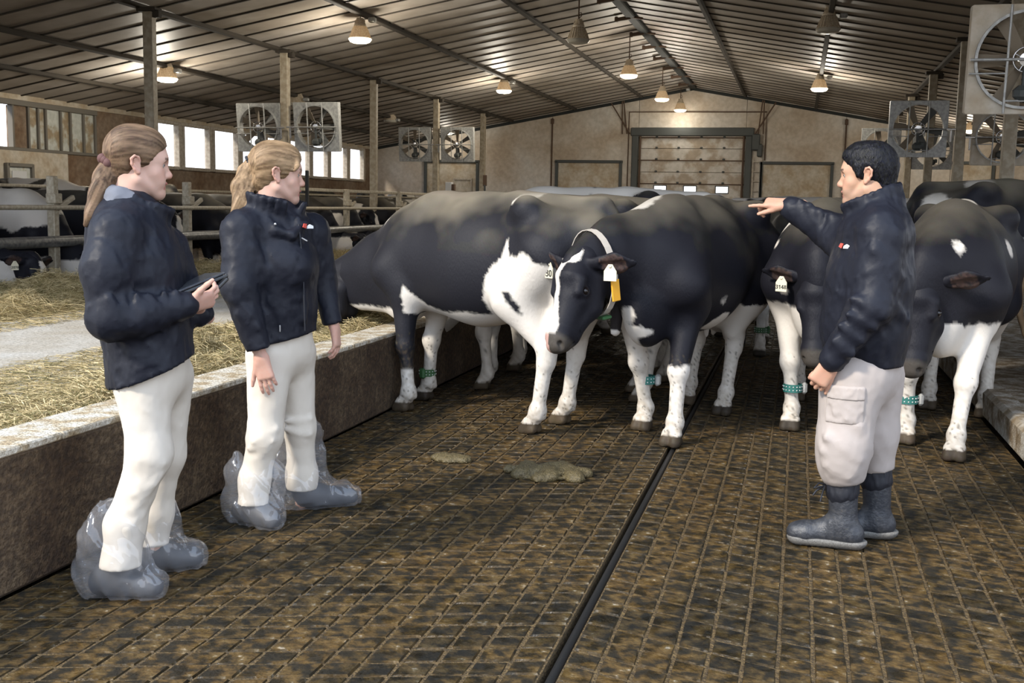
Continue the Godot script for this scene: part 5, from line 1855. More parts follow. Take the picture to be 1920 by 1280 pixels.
func chest_mark(parent: Node3D, at: Vector3, nrm: Vector3, k := 1.0) -> void:
	# small sewn mark: a red wedge and a white bar
	var z := nrm.normalized()
	var y := (Vector3.UP - z * z.y).normalized()
	var x := y.cross(z)
	var a := Shape.new()
	a.X = Transform3D(Basis(x, y, z), at)
	a.slab(poly([-0.022 * k, -0.004, -0.010 * k, -0.010, -0.004 * k, 0.010, -0.016 * k, 0.012]), -0.004, 0.002)
	var pm := part("chest_mark", a.mesh(), M.patchred, parent)
	var b := Shape.new()
	b.X = a.X
	b.slab(poly([-0.003 * k, -0.010, 0.024 * k, -0.010, 0.024 * k, 0.001, 0.010 * k, 0.008, -0.001 * k, 0.001]), -0.004, 0.002)
	part("mark_bar", b.mesh(), M.patchwhite, pm)

# ------------------------------------------------ woman with the tablet
func woman_one() -> Person:
	var p := new_person()
	var Z := Vector3(0, 0, 1)
	p.H = Vector3(0.011, 1.564, 0.000)
	p.F = Basis(Vector3(0.996, -0.03, -0.08).normalized(), Vector3(0.03, 0.999, 0.0), Vector3(0.08, 0.0, 0.996).normalized()).orthonormalized()
	p.size = 0.955
	p.tone = Color(0.50, 0.315, 0.245)
	p.hair_tone = Color(0.05, 0.03, 0.017)
	p.hair_light = Color(0.20, 0.128, 0.078)
	p.build_head(1.0)
	p.neck(Vector3(-0.022, 1.402, 0.000), 0.055)
	# hair drawn back to a low tail
	var h := p.hair
	h.cell = 0.0055
	h.soft = 0.02
	h.ball(p.hp(-0.024, 0.048, 0), 0.098, Z, 0.86)
	h.ball(p.hp(0.022, 0.062, 0), 0.078, Z, 0.9)
	h.b(p.hp(-0.045, 0.0, 0), Vector3(-0.052, 1.553, 0.000), 0.083, 0.034, Z, 0.8)
	h.b(p.hp(-0.055, -0.03, 0), p.hp(-0.06, -0.055, 0), 0.055, 0.04, Z, 0.95)
	h.ball(p.hp(0.128, -0.03, 0), 0.098, Z, 1.3, 0.01, 1)
	for e in [-1.0, 1.0]:
		h.b(p.hp(0.05, -0.045, e * 0.1), p.hp(0.0, -0.05, e * 0.1), 0.058, 0.052, Vector3.ZERO, 1.0, 0.01, 1)
		h.ball(p.hp(-0.012, -0.0, e * 0.088), 0.026, Vector3.ZERO, 1.0, 0.008, 1)
	h.chain([Vector3(-0.080, 1.573, 0.000), Vector3(-0.102, 1.518, 0.020), Vector3(-0.120, 1.457, 0.045), Vector3(-0.142, 1.401, 0.060), Vector3(-0.162, 1.355, 0.065)], [0.024, 0.036, 0.034, 0.022, 0.006], Z, 0.8)
	h.chain([Vector3(-0.094, 1.550, 0.020), Vector3(-0.114, 1.484, 0.050), Vector3(-0.149, 1.383, 0.070), Vector3(-0.169, 1.351, 0.070)], [0.025, 0.024, 0.015, 0.005], Z, 0.8)
	h.bend = func(q: Vector3) -> float: return p.lock(q) * 0.0032
	# jacket, seen from her right
	var j := p.jacket
	j.cell = 0.0085
	j.soft = 0.06
	p.folds = 0.006
	j.b(Vector3(-0.008, 1.317, 0.000), Vector3(-0.003, 1.203, 0.000), 0.125, 0.148, Z, 1.3)
	j.b(Vector3(-0.003, 1.203, 0.000), Vector3(0.021, 1.010, 0.000), 0.150, 0.142, Z, 1.25)
	j.b(Vector3(0.021, 1.010, 0.000), Vector3(0.048, 0.770, 0.000), 0.146, 0.165, Z, 1.36)
	j.b(Vector3(-0.063, 1.341, -0.150), Vector3(-0.059, 1.349, 0.150), 0.06, 0.06)
	j.b(Vector3(-0.018, 1.408, 0.000), Vector3(-0.043, 1.345, 0.000), 0.075, 0.09, Z, 1.25)
	j.b(Vector3(-0.055, 1.355, 0.000), Vector3(-0.082, 1.203, 0.000), 0.10, 0.09, Z, 1.4)
	soft_plane(j, Vector3(-0.102, 0.771, 0.100), Vector3(0.200, 0.894, 0.100))
	# right sleeve, near the camera
	j.b(Vector3(-0.076, 1.313, 0.170), Vector3(-0.100, 1.206, 0.205), 0.074, 0.070)
	j.b(Vector3(-0.100, 1.206, 0.205), Vector3(-0.093, 1.043, 0.220), 0.070, 0.072)
	j.b(Vector3(-0.092, 1.043, 0.225), Vector3(0.003, 1.048, 0.215), 0.072, 0.066, Vector3.ZERO, 1.0, 0.03)
	j.b(Vector3(0.003, 1.048, 0.215), Vector3(0.155, 1.078, 0.165), 0.064, 0.046, Vector3.ZERO, 1.0, 0.03)
	# left sleeve comes round in front
	j.b(Vector3(0.003, 1.302, -0.170), Vector3(0.079, 1.067, -0.230), 0.08, 0.07)
	j.b(Vector3(0.079, 1.067, -0.230), Vector3(0.217, 1.027, -0.030), 0.066, 0.046, Vector3.ZERO, 1.0, 0.03)
	j.b(Vector3(0.126, 1.277, -0.060), Vector3(0.163, 1.137, -0.100), 0.05, 0.055, Vector3.ZERO, 1.0, 0.06)
	p.collar(j, Vector3(0.012, 1.401, 0.000), Vector3(0.34, 0.94, 0.0).normalized(), Vector3(1, -0.2, 0), 0.102, 0.09, 0.04, 0.35, 0.006, 0.013)
	# folds of the bent sleeve
	for i in 6:
		var x := 214.0 + i * 19.0
		var f := i / 5.0
		j.b(Vector3(-0.089, 1.114, 0.290).lerp(Vector3(0.124, 1.126, 0.200), f), Vector3(-0.065, 1.020, 0.285).lerp(Vector3(0.126, 1.045, 0.210), f), 0.009, 0.007, Vector3.ZERO, 1.0, 0.022)
	# trousers
	var t := p.trousers
	t.cell = 0.009
	t.soft = 0.05
	t.b(Vector3(0.043, 0.912, 0.000), Vector3(0.036, 0.814, 0.000), 0.13, 0.13, Z, 1.2)
	t.b(Vector3(0.006, 0.818, 0.080), Vector3(0.026, 0.539, 0.100), 0.099, 0.072)
	t.b(Vector3(0.026, 0.539, 0.100), Vector3(-0.065, 0.268, 0.055), 0.070, 0.064)
	t.b(Vector3(-0.065, 0.268, 0.055), Vector3(-0.088, 0.088, 0.050), 0.064, 0.074)
	t.planes.append([Vector3.DOWN, -0.115])
	t.b(Vector3(0.093, 0.789, -0.085), Vector3(0.085, 0.489, -0.110), 0.098, 0.066)
	t.b(Vector3(0.085, 0.489, -0.110), Vector3(0.045, 0.246, -0.170), 0.062, 0.056)
	t.b(Vector3(0.045, 0.246, -0.170), Vector3(0.023, 0.058, -0.200), 0.058, 0.062)
	for q in [[Vector3(0.069, 0.514, 0.155), Vector3(-0.010, 0.447, 0.150)], [Vector3(0.059, 0.472, 0.155), Vector3(-0.029, 0.406, 0.140)], [Vector3(0.040, 0.443, 0.150), Vector3(-0.034, 0.344, 0.125)], [Vector3(-0.013, 0.320, 0.115), Vector3(-0.054, 0.277, 0.125)]]:
		t.b(q[0], q[1], 0.006, 0.004, Vector3.ZERO, 1.0, 0.03)
	# hidden body
	var s := p.skin
	s.cell = 0.02
	s.b(Vector3(-0.022, 1.402, 0.000), Vector3(0.005, 1.088, 0.000), 0.06, 0.10, Z, 1.2)
	s.b(Vector3(0.005, 1.088, 0.000), Vector3(0.042, 0.853, 0.000), 0.10, 0.11, Z, 1.2)
	s.b(Vector3(0.034, 0.844, 0.070), Vector3(0.017, 0.538, 0.090), 0.07, 0.05)
	s.b(Vector3(0.017, 0.538, 0.090), Vector3(-0.080, 0.117, 0.050), 0.05, 0.035)
	s.b(Vector3(0.071, 0.821, -0.080), Vector3(0.079, 0.491, -0.100), 0.07, 0.05)
	s.b(Vector3(0.079, 0.491, -0.100), Vector3(0.027, 0.050, -0.190), 0.045, 0.035)
	s.b(Vector3(-0.054, 1.330, 0.130), Vector3(-0.091, 1.053, 0.220), 0.045, 0.038)
	s.b(Vector3(-0.091, 1.053, 0.220), Vector3(0.157, 1.080, 0.165), 0.038, 0.026)
	s.b(Vector3(0.006, 1.293, -0.140), Vector3(0.079, 1.067, -0.220), 0.045, 0.038)
	s.b(Vector3(0.079, 1.067, -0.220), Vector3(0.213, 1.027, -0.030), 0.036, 0.026)
	# right hand grips the tablet, thumb on top
	p.hand(Vector3(0.164, 1.075, 0.160), Vector3(0.88, 0.26, -0.18), Vector3(0.18, -0.52, 0.80), -1.0, [0.75, 0.75, 0.75, 0.75], Vector3(0.75, 0.75, 0.1), 0.95)
	# left hand lies under it
	p.hand(Vector3(0.209, 1.032, -0.020), Vector3(-0.45, 0.34, 0.6), Vector3(0.2, -0.9, 0.3), 1.0, [0.25, 0.25, 0.3, 0.3], Vector3(0.7, 0.6, 0.2), 0.9)
	# hood lying on the neck
	var hd := Sculpt.new()
	hd.cell = 0.007
	hd.soft = 0.03
	hd.bend = p.cloth
	p.extra.hood = hd
	hd.chain([Vector3(-0.015, 1.446, 0.085), Vector3(-0.054, 1.445, 0.075), Vector3(-0.089, 1.420, 0.000), Vector3(-0.056, 1.445, -0.075)], [0.02, 0.034, 0.045, 0.03])
	hd.chain([Vector3(-0.026, 1.416, 0.100), Vector3(-0.071, 1.397, 0.085), Vector3(-0.106, 1.382, 0.000)], [0.02, 0.034, 0.03])
	hd.b(Vector3(-0.093, 1.466, 0.030), Vector3(-0.075, 1.486, 0.000), 0.03, 0.024)
	# boots and their clear covers
	for q in [["near", Vector3(-0.083, 0.137, 0.050), Vector3(-0.075, 0.041, 0.055), Vector3(-0.199, 0.023, 0.000), Vector3(0.023, 0.024, 0.090)], ["far", Vector3(0.024, 0.079, -0.200), Vector3(0.036, 0.020, -0.200), Vector3(-0.007, 0.015, -0.200), Vector3(0.181, 0.010, -0.215)]]:
		boot_and_cover(p, q[0], q[1], q[2], q[3], q[4], 0.13 if q[0] == "near" else 0.11)
	p.extra.cover_near.chain([Vector3(-0.187, 0.090, 0.030), Vector3(-0.164, 0.227, 0.060), Vector3(-0.117, 0.313, 0.060)], [0.05, 0.045, 0.03])
	p.extra.cover_near.chain([Vector3(-0.146, 0.243, 0.050), Vector3(-0.105, 0.292, 0.060), Vector3(-0.027, 0.284, 0.075)], [0.04, 0.05, 0.03])
	p.extra.cover_far.chain([Vector3(0.097, 0.062, -0.200), Vector3(0.069, 0.185, -0.190), Vector3(0.067, 0.266, -0.170), Vector3(0.095, 0.228, -0.160)], [0.05, 0.04, 0.035, 0.02])
	return p

func boot_and_cover(p: Person, nm: String, an: Vector3, low: Vector3, heel: Vector3, toe: Vector3, flare: float) -> void:
	heel.y = 0.045
	toe.y = 0.042
	var b := Sculpt.new()
	b.cell = 0.008
	b.soft = 0.04
	var mid := heel.lerp(toe, 0.35)
	b.b(an + Vector3(0, 0.02, 0), Vector3(mid.x, 0.07, mid.z), 0.056, 0.05)
	b.b(heel.lerp(toe, 0.22), toe, 0.044, 0.042, Vector3.UP, 0.95)
	b.b(heel.lerp(toe, 0.3) + Vector3(0, 0.03, 0), heel.lerp(toe, 0.75) + Vector3(0, 0.01, 0), 0.045, 0.035)
	b.planes.append([Vector3.DOWN, -0.012])
	p.extra["boot_" + nm] = b
	var c := Sculpt.new()
	c.cell = 0.0085
	c.soft = 0.05
	c.b(heel.lerp(toe, 0.12), toe, 0.058, 0.052)
	c.b(heel.lerp(toe, 0.22) + Vector3(0, 0.045, 0), heel.lerp(toe, 0.9) + Vector3(0, 0.02, 0), 0.066, 0.045)
	c.b(heel.lerp(toe, 0.25) + Vector3(0, 0.05, 0), an + Vector3(0.0, 0.02, 0.0), 0.075, 0.082)
	c.b(an + Vector3(0.0, 0.02, 0.0), an + Vector3(0.0, flare, 0.0), 0.088, 0.078)
	c.planes.append([Vector3.DOWN, -0.004])
	c.bend = func(q: Vector3) -> float:
		var a := p.noise.get_noise_3d(q.x * 8.0 + q.y * 3.0, q.y * 3.0, q.z * 8.0)
		var e := p.noise.get_noise_3d(q.x * 16.0, q.y * 6.0 + q.x * 8.0, q.z * 16.0)
		return -maxf(0.0, 1.0 - absf(a) * 4.0) * 0.012 - maxf(0.0, 1.0 - absf(e) * 3.0) * 0.003 + a * 0.012
	p.extra["cover_" + nm] = c

func finish_woman_one(p: Person) -> void:
	var t := put_person(p, "woman with a brown ponytail and dark jacket, smiling, holding a tablet at the left", Vector3(-2.290, 0, -3.440), 33.65)
	dump(p.extra.hood, "hood", M.hood, t)
	for nm in ["near", "far"]:
		var b := dump(p.extra["boot_" + nm], "boot", M.shoe, t)
		dump(p.extra["cover_" + nm], "boot_cover", M.plastic, t).set_meta("label", "clear plastic boot cover")
	# scrunchie
	var s := Shape.new()
	var c: Vector3 = Vector3(-0.082, 1.562, 0.000)
	var d: Vector3 = (Vector3(-0.102, 1.522, 0.020) - Vector3(-0.055, 1.579, 0.000)).normalized()
	var u := d.cross(Vector3(0, 0, 1)).normalized()
	for k in 14:
		var a := TAU * k / 14
		s.ball(c + (u * cos(a) + Vector3(0, 0, 1) * sin(a)) * 0.035, Vector3.ONE * (0.0165 + 0.003 * (k % 2)), Basis(), 6, 8)
	part("hair_tie", s.mesh(), M.scrunchie, t)
	part("hair_clip", Shape.new().box(Vector3(-0.037, 1.610, 0.075), Vector3(0.018, 0.008, 0.008), 0.003).mesh(), M.silver, t)
	# zip pull and snaps
	var z := Shape.new()
	z.box(Vector3(0.055, 0.930, 0.170), Vector3(0.007, 0.036, 0.006), 0.002, Basis(Vector3(0, 0, 1), -0.35))
	part("zip_pull", z.mesh(), M.silver, t)
	part("pocket_zip", Shape.new().tube([Vector3(0.057, 1.102, 0.175), Vector3(0.064, 1.028, 0.180), Vector3(0.056, 0.943, 0.168)], 0.0035, 6).mesh(), M.navydark, t)
	part("snap", Shape.new().ball(Vector3(0.067, 1.386, 0.075), Vector3.ONE * 0.006).mesh(), M.silver, t)
	part("cuff", Shape.new().tube([Vector3(0.138, 1.075, 0.170), Vector3(0.164, 1.080, 0.163)], 0.043, 16).mesh(), M.navydark, t)
	part("chest_mark", Shape.new().box(Vector3(0.122, 1.296, 0.030), Vector3(0.008, 0.018, 0.02), 0.003).mesh(), M.patchwhite, t)
	# the tablet in its folded case: two slabs that open like a book
	var tb := thing("tablet", "black tablet in an open folding case held by the first woman", "tablet", Vector3(-2.290, 0, -3.440), deg_to_rad(33.65))
	var a: Vector3 = Vector3(0.106, 1.102, 0.090)
	var b: Vector3 = Vector3(0.289, 1.169, 0.000)
	var ax := (b - a).normalized()
	var ac := Vector3(0.2, 0.12, -0.97)
	ac = (ac - ax * ac.dot(ax)).normalized()
	var up := ac.cross(ax).normalized()
	if up.y < 0.0: up = -up
	var bas := Basis(ax, up, ax.cross(up))
	part("case_back", Shape.new().box((a + b) * 0.5 + ac * 0.02, Vector3(a.distance_to(b), 0.014, 0.16), 0.005, bas).mesh(), M.case, tb)
	part("screen_slab", Shape.new().box((a + b) * 0.5 + ac * 0.02 + up * 0.0125, Vector3(a.distance_to(b) - 0.012, 0.009, 0.15), 0.003, bas).mesh(), M.rubber, tb)
	var a2: Vector3 = Vector3(0.214, 1.083, 0.100)
	var b2: Vector3 = Vector3(0.302, 1.165, 0.060)
	var ax2 := (b2 - a2).normalized()
	var ac2 := (ac - ax2 * ac.dot(ax2)).normalized()
	var up2 := ac2.cross(ax2).normalized()
	part("case_flap", Shape.new().box((a2 + b2) * 0.5 + ac2 * 0.05, Vector3(a2.distance_to(b2), 0.012, 0.15), 0.004, Basis(ax2, up2, ax2.cross(up2))).mesh(), M.case, tb)

# ------------------------------------------------ second woman
func woman_two() -> Person:
	var p := new_person()
	var Z := Vector3(0, 0, 1)
	p.H = Vector3(-0.044, 1.559, 0.000)
	p.F = Basis(Vector3(0.985, -0.02, -0.17).normalized(), Vector3(0.02, 0.999, 0.0), Vector3(0.17, 0.0, 0.985).normalized()).orthonormalized()
	p.size = 1.02
	p.tone = Color(0.49, 0.305, 0.235)
	p.hair_tone = Color(0.10, 0.062, 0.032)
	p.hair_light = Color(0.33, 0.22, 0.125)
	p.build_head(0.4)
	p.neck(Vector3(-0.078, 1.379, 0.000), 0.056)
	var h := p.hair
	h.cell = 0.006
	h.soft = 0.02
	h.ball(p.hp(-0.024, 0.048, 0), 0.103, Z, 0.86)
	h.ball(p.hp(0.024, 0.06, 0), 0.085, Z, 0.88)
	h.b(p.hp(-0.05, 0.0, 0), Vector3(-0.129, 1.594, 0.000), 0.083, 0.038, Z, 0.8)
	h.b(p.hp(-0.055, -0.03, 0), p.hp(-0.06, -0.055, 0), 0.055, 0.04, Z, 0.95)
	h.ball(p.hp(0.142, -0.03, 0), 0.102, Z, 1.3, 0.01, 1)
	for e in [-1.0, 1.0]:
		h.b(p.hp(0.06, -0.05, e * 0.1), p.hp(0.0, -0.055, e * 0.1), 0.058, 0.052, Vector3.ZERO, 1.0, 0.01, 1)
		h.ball(p.hp(-0.010, -0.002, e * 0.09), 0.027, Vector3.ZERO, 1.0, 0.008, 1)
		h.chain([p.hp(0.075, 0.075, e * 0.05), p.hp(0.078, 0.035, e * 0.066), p.hp(0.055, -0.01, e * 0.074), p.hp(0.04, -0.045, e * 0.068)], [0.016, 0.012, 0.007, 0.003], Vector3.ZERO, 1.0, 0.01)
	h.chain([Vector3(-0.156, 1.617, 0.000), Vector3(-0.183, 1.574, 0.010), Vector3(-0.203, 1.504, 0.035), Vector3(-0.196, 1.435, 0.060), Vector3(-0.228, 1.370, 0.075)], [0.018, 0.027, 0.036, 0.031, 0.008], Z, 0.8)
	h.chain([Vector3(-0.178, 1.562, 0.020), Vector3(-0.178, 1.470, 0.050), Vector3(-0.156, 1.408, 0.075), Vector3(-0.129, 1.363, 0.085)], [0.022, 0.032, 0.025, 0.006], Z, 0.7)
	h.chain([Vector3(-0.197, 1.481, 0.040), Vector3(-0.214, 1.412, 0.070), Vector3(-0.250, 1.356, 0.080)], [0.03, 0.018, 0.004], Z, 0.7)
	h.bend = func(q: Vector3) -> float: return p.lock(q) * 0.0048
	var j := p.jacket
	j.cell = 0.0095
	j.soft = 0.06
	p.folds = 0.0055
	var L := Vector3(0.76, 0.0, -0.65).normalized()   # across her shoulders
	j.b(Vector3(-0.049, 1.297, 0.000), Vector3(-0.045, 1.156, 0.020), 0.125, 0.140, L, 1.32)
	j.b(Vector3(-0.045, 1.156, 0.020), Vector3(-0.035, 0.989, 0.020), 0.142, 0.128, L, 1.28)
	j.b(Vector3(-0.035, 0.989, 0.020), Vector3(-0.029, 0.797, 0.020), 0.128, 0.140, L, 1.22)
	j.b(Vector3(-0.195, 1.333, 0.120), Vector3(0.103, 1.331, -0.130), 0.062, 0.06)
	j.b(Vector3(-0.078, 1.395, 0.000), Vector3(-0.062, 1.320, 0.000), 0.09, 0.11, L, 1.3)
	j.ball(Vector3(0.020, 1.161, 0.100), 0.075, Vector3.ZERO, 1.0, 0.08)
	soft_plane(j, Vector3(-0.253, 0.786, 0.100), Vector3(0.138, 0.873, 0.100))
	# sleeves
	j.b(Vector3(-0.200, 1.306, 0.130), Vector3(-0.206, 1.075, 0.200), 0.078, 0.072)
	j.b(Vector3(-0.206, 1.075, 0.200), Vector3(-0.118, 0.783, 0.220), 0.070, 0.050, Vector3.ZERO, 1.0, 0.03)
	j.b(Vector3(0.118, 1.294, -0.140), Vector3(0.161, 1.071, -0.170), 0.074, 0.064)
	j.b(Vector3(0.161, 1.071, -0.170), Vector3(0.202, 0.889, -0.100), 0.062, 0.044, Vector3.ZERO, 1.0, 0.03)
	j.planes.append([(Vector3(-0.116, 0.764, 0.220) - Vector3(-0.157, 0.904, 0.210)).normalized(), (Vector3(-0.116, 0.764, 0.220) - Vector3(-0.157, 0.904, 0.210)).normalized().dot(Vector3(-0.116, 0.764, 0.220))])
	# collar standing wide, with a storm flap
	p.collar(j, Vector3(-0.066, 1.386, 0.000), Vector3(0.2, 0.97, 0.06).normalized(), Vector3(0.75, -0.2, 0.65), 0.105, 0.12, 0.075, 0.42, 0.02, 0.013)
	j.chain([Vector3(-0.094, 1.369, 0.120), Vector3(-0.047, 1.320, 0.150), Vector3(0.020, 1.302, 0.145), Vector3(0.076, 1.347, 0.080)], [0.014, 0.018, 0.018, 0.014], Vector3.ZERO, 1.0, 0.02)
	j.b(Vector3(0.044, 1.370, 0.090), Vector3(0.069, 0.928, 0.120), 0.012, 0.012, Vector3.ZERO, 1.0, 0.02)
	for q in [[Vector3(-0.088, 1.232, 0.150), Vector3(0.001, 1.142, 0.165)], [Vector3(-0.077, 1.186, 0.150), Vector3(0.019, 1.108, 0.170)], [Vector3(-0.056, 1.094, 0.150), Vector3(0.046, 1.024, 0.140)], [Vector3(-0.143, 1.245, 0.200), Vector3(-0.089, 1.119, 0.170)], [Vector3(-0.220, 1.034, 0.260), Vector3(-0.154, 0.968, 0.270)], [Vector3(-0.199, 0.967, 0.260), Vector3(-0.133, 0.910, 0.260)]]:
		j.b(q[0], q[1], 0.008, 0.005, Vector3.ZERO, 1.0, 0.035)
	var t := p.trousers
	t.cell = 0.0095
	t.soft = 0.045
	t.b(Vector3(-0.029, 0.867, 0.000), Vector3(-0.030, 0.783, 0.000), 0.125, 0.13, L, 1.15)
	t.b(Vector3(-0.080, 0.767, 0.060), Vector3(-0.104, 0.414, 0.100), 0.103, 0.072)
	t.b(Vector3(-0.104, 0.414, 0.100), Vector3(-0.153, 0.204, 0.080), 0.070, 0.062)
	t.b(Vector3(-0.153, 0.204, 0.080), Vector3(-0.164, 0.045, 0.080), 0.062, 0.072)
	t.planes.append([Vector3.DOWN, -0.10])
	t.b(Vector3(0.022, 0.748, -0.070), Vector3(0.049, 0.408, -0.090), 0.098, 0.068)
	t.b(Vector3(0.049, 0.408, -0.090), Vector3(0.058, 0.167, -0.140), 0.065, 0.066)
	t.b(Vector3(0.058, 0.167, -0.140), Vector3(0.058, 0.037, -0.160), 0.066, 0.078)
	for q in [[Vector3(-0.153, 0.399, 0.170), Vector3(-0.050, 0.450, 0.160)], [Vector3(-0.170, 0.362, 0.150), Vector3(-0.068, 0.402, 0.170)], [Vector3(-0.148, 0.316, 0.140), Vector3(-0.085, 0.372, 0.160)], [Vector3(-0.016, 0.450, -0.010), Vector3(0.097, 0.456, -0.030)], [Vector3(-0.016, 0.411, -0.020), Vector3(0.092, 0.382, -0.030)]]:
		t.b(q[0], q[1], 0.006, 0.004, Vector3.ZERO, 1.0, 0.028)
	var s := p.skin
	s.cell = 0.02
	s.b(Vector3(-0.078, 1.379, 0.000), Vector3(-0.046, 1.061, 0.020), 0.06, 0.09, L, 1.2)
	s.b(Vector3(-0.046, 1.061, 0.020), Vector3(-0.029, 0.795, 0.000), 0.09, 0.10, L, 1.2)
	s.b(Vector3(-0.080, 0.767, 0.060), Vector3(-0.104, 0.414, 0.100), 0.07, 0.05)
	s.b(Vector3(-0.104, 0.414, 0.100), Vector3(-0.157, 0.045, 0.080), 0.05, 0.035)
	s.b(Vector3(0.022, 0.748, -0.070), Vector3(0.049, 0.408, -0.090), 0.07, 0.05)
	s.b(Vector3(0.049, 0.408, -0.090), Vector3(0.058, 0.032, -0.160), 0.05, 0.035)
	s.b(Vector3(-0.189, 1.305, 0.120), Vector3(-0.206, 1.075, 0.200), 0.045, 0.038)
	s.b(Vector3(-0.206, 1.075, 0.200), Vector3(-0.118, 0.783, 0.220), 0.038, 0.026)
	s.b(Vector3(0.110, 1.295, -0.130), Vector3(0.161, 1.071, -0.170), 0.045, 0.038)
	s.b(Vector3(0.161, 1.071, -0.170), Vector3(0.205, 0.874, -0.100), 0.036, 0.026)
	p.hand(Vector3(-0.114, 0.774, 0.220), Vector3(0.22, -0.96, 0.05), Vector3(-0.25, 0.0, 0.95), 1.0, [0.18, 0.2, 0.22, 0.25], Vector3(0.8, 0.5, -0.1), 0.95)
	p.hand(Vector3(0.210, 0.874, -0.100), Vector3(0.12, -0.97, 0.12), Vector3(0.9, 0.1, 0.35), -1.0, [0.5, 0.45, 0.45, 0.45], Vector3(0.8, 0.5, -0.2), 0.95)
	for q in [["near", Vector3(-0.161, 0.107, 0.080), Vector3(-0.161, 0.057, 0.080), Vector3(-0.246, -0.031, -0.020), Vector3(-0.077, -0.008, 0.160)], ["far", Vector3(0.058, 0.084, -0.160), Vector3(0.058, 0.032, -0.160), Vector3(0.013, 0.011, -0.150), Vector3(0.283, 0.002, -0.190)]]:
		boot_and_cover(p, q[0], q[1], q[2], q[3], q[4], 0.10)
	p.extra.cover_near.chain([Vector3(-0.252, 0.081, 0.020), Vector3(-0.238, 0.244, 0.030), Vector3(-0.225, 0.316, 0.050)], [0.02, 0.03, 0.012])
	p.extra.cover_near.chain([Vector3(-0.100, 0.085, 0.100), Vector3(-0.080, 0.231, 0.100), Vector3(-0.098, 0.329, 0.100)], [0.07, 0.05, 0.02])
	p.extra.cover_far.chain([Vector3(-0.006, 0.089, -0.150), Vector3(-0.000, 0.250, -0.120), Vector3(0.008, 0.409, -0.090)], [0.06, 0.05, 0.035])
	p.extra.cover_far.chain([Vector3(0.133, 0.118, -0.170), Vector3(0.114, 0.266, -0.150), Vector3(0.093, 0.405, -0.100), Vector3(0.143, 0.371, -0.110)], [0.05, 0.04, 0.03, 0.008])
	return p

func finish_woman_two(p: Person) -> void:
	var t := put_person(p, "woman with a blond ponytail and dark jacket, arms hanging, standing beside the feed curb", Vector3(-2.200, 0, -4.450), 26.31)
	for nm in ["near", "far"]:
		dump(p.extra["boot_" + nm], "boot", M.shoe, t)
		dump(p.extra["cover_" + nm], "boot_cover", M.plastic, t).set_meta("label", "clear plastic boot cover")
	var s := Shape.new()
	var c: Vector3 = Vector3(-0.165, 1.612, 0.000)
	for k in 12:
		var a := TAU * k / 12
		s.ball(c + Vector3(-0.4, 0.9, 0).normalized() * cos(a) * 0.022 + Vector3(0, 0, 1) * sin(a) * 0.022, Vector3.ONE * 0.008, Basis(), 5, 7)
	part("hair_tie", s.mesh(), M.navydark, t)
	chest_mark(t, Vector3(0.087, 1.339, 0.115), Vector3(0.6, 0.1, 0.8), 1.2)
	part("zip", Shape.new().tube([Vector3(0.048, 1.348, 0.118), Vector3(0.065, 1.164, 0.150), Vector3(0.072, 0.884, 0.150)], 0.004, 6).mesh(), M.silver if false else M.navydark, t)
	part("zip_pull", Shape.new().box(Vector3(0.072, 1.282, 0.135), Vector3(0.03, 0.006, 0.006), 0.002, Basis(Vector3(0, 0, 1), -0.5)).mesh(), M.silver, t)
	part("pocket_zip", Shape.new().tube([Vector3(-0.029, 1.073, 0.172), Vector3(-0.036, 0.968, 0.168), Vector3(-0.035, 0.905, 0.166)], 0.004, 6).mesh(), M.navydark, t)
	part("zip_pull", Shape.new().box(Vector3(-0.035, 0.897, 0.172), Vector3(0.006, 0.03, 0.006), 0.002).mesh(), M.silver, t)
	part("snap", Shape.new().ball(Vector3(-0.051, 1.347, 0.168), Vector3.ONE * 0.006).mesh(), M.silver, t)
	var rg := Shape.new()
	rg.X = Transform3D(Basis(), Vector3(-0.125, 0.732, 0.222))
	rg.lathe([Vector2(0.0095, -0.002), Vector2(0.0112, 0.0), Vector2(0.0095, 0.002)], 14)
	part("ring", rg.mesh(), M.silver, t)

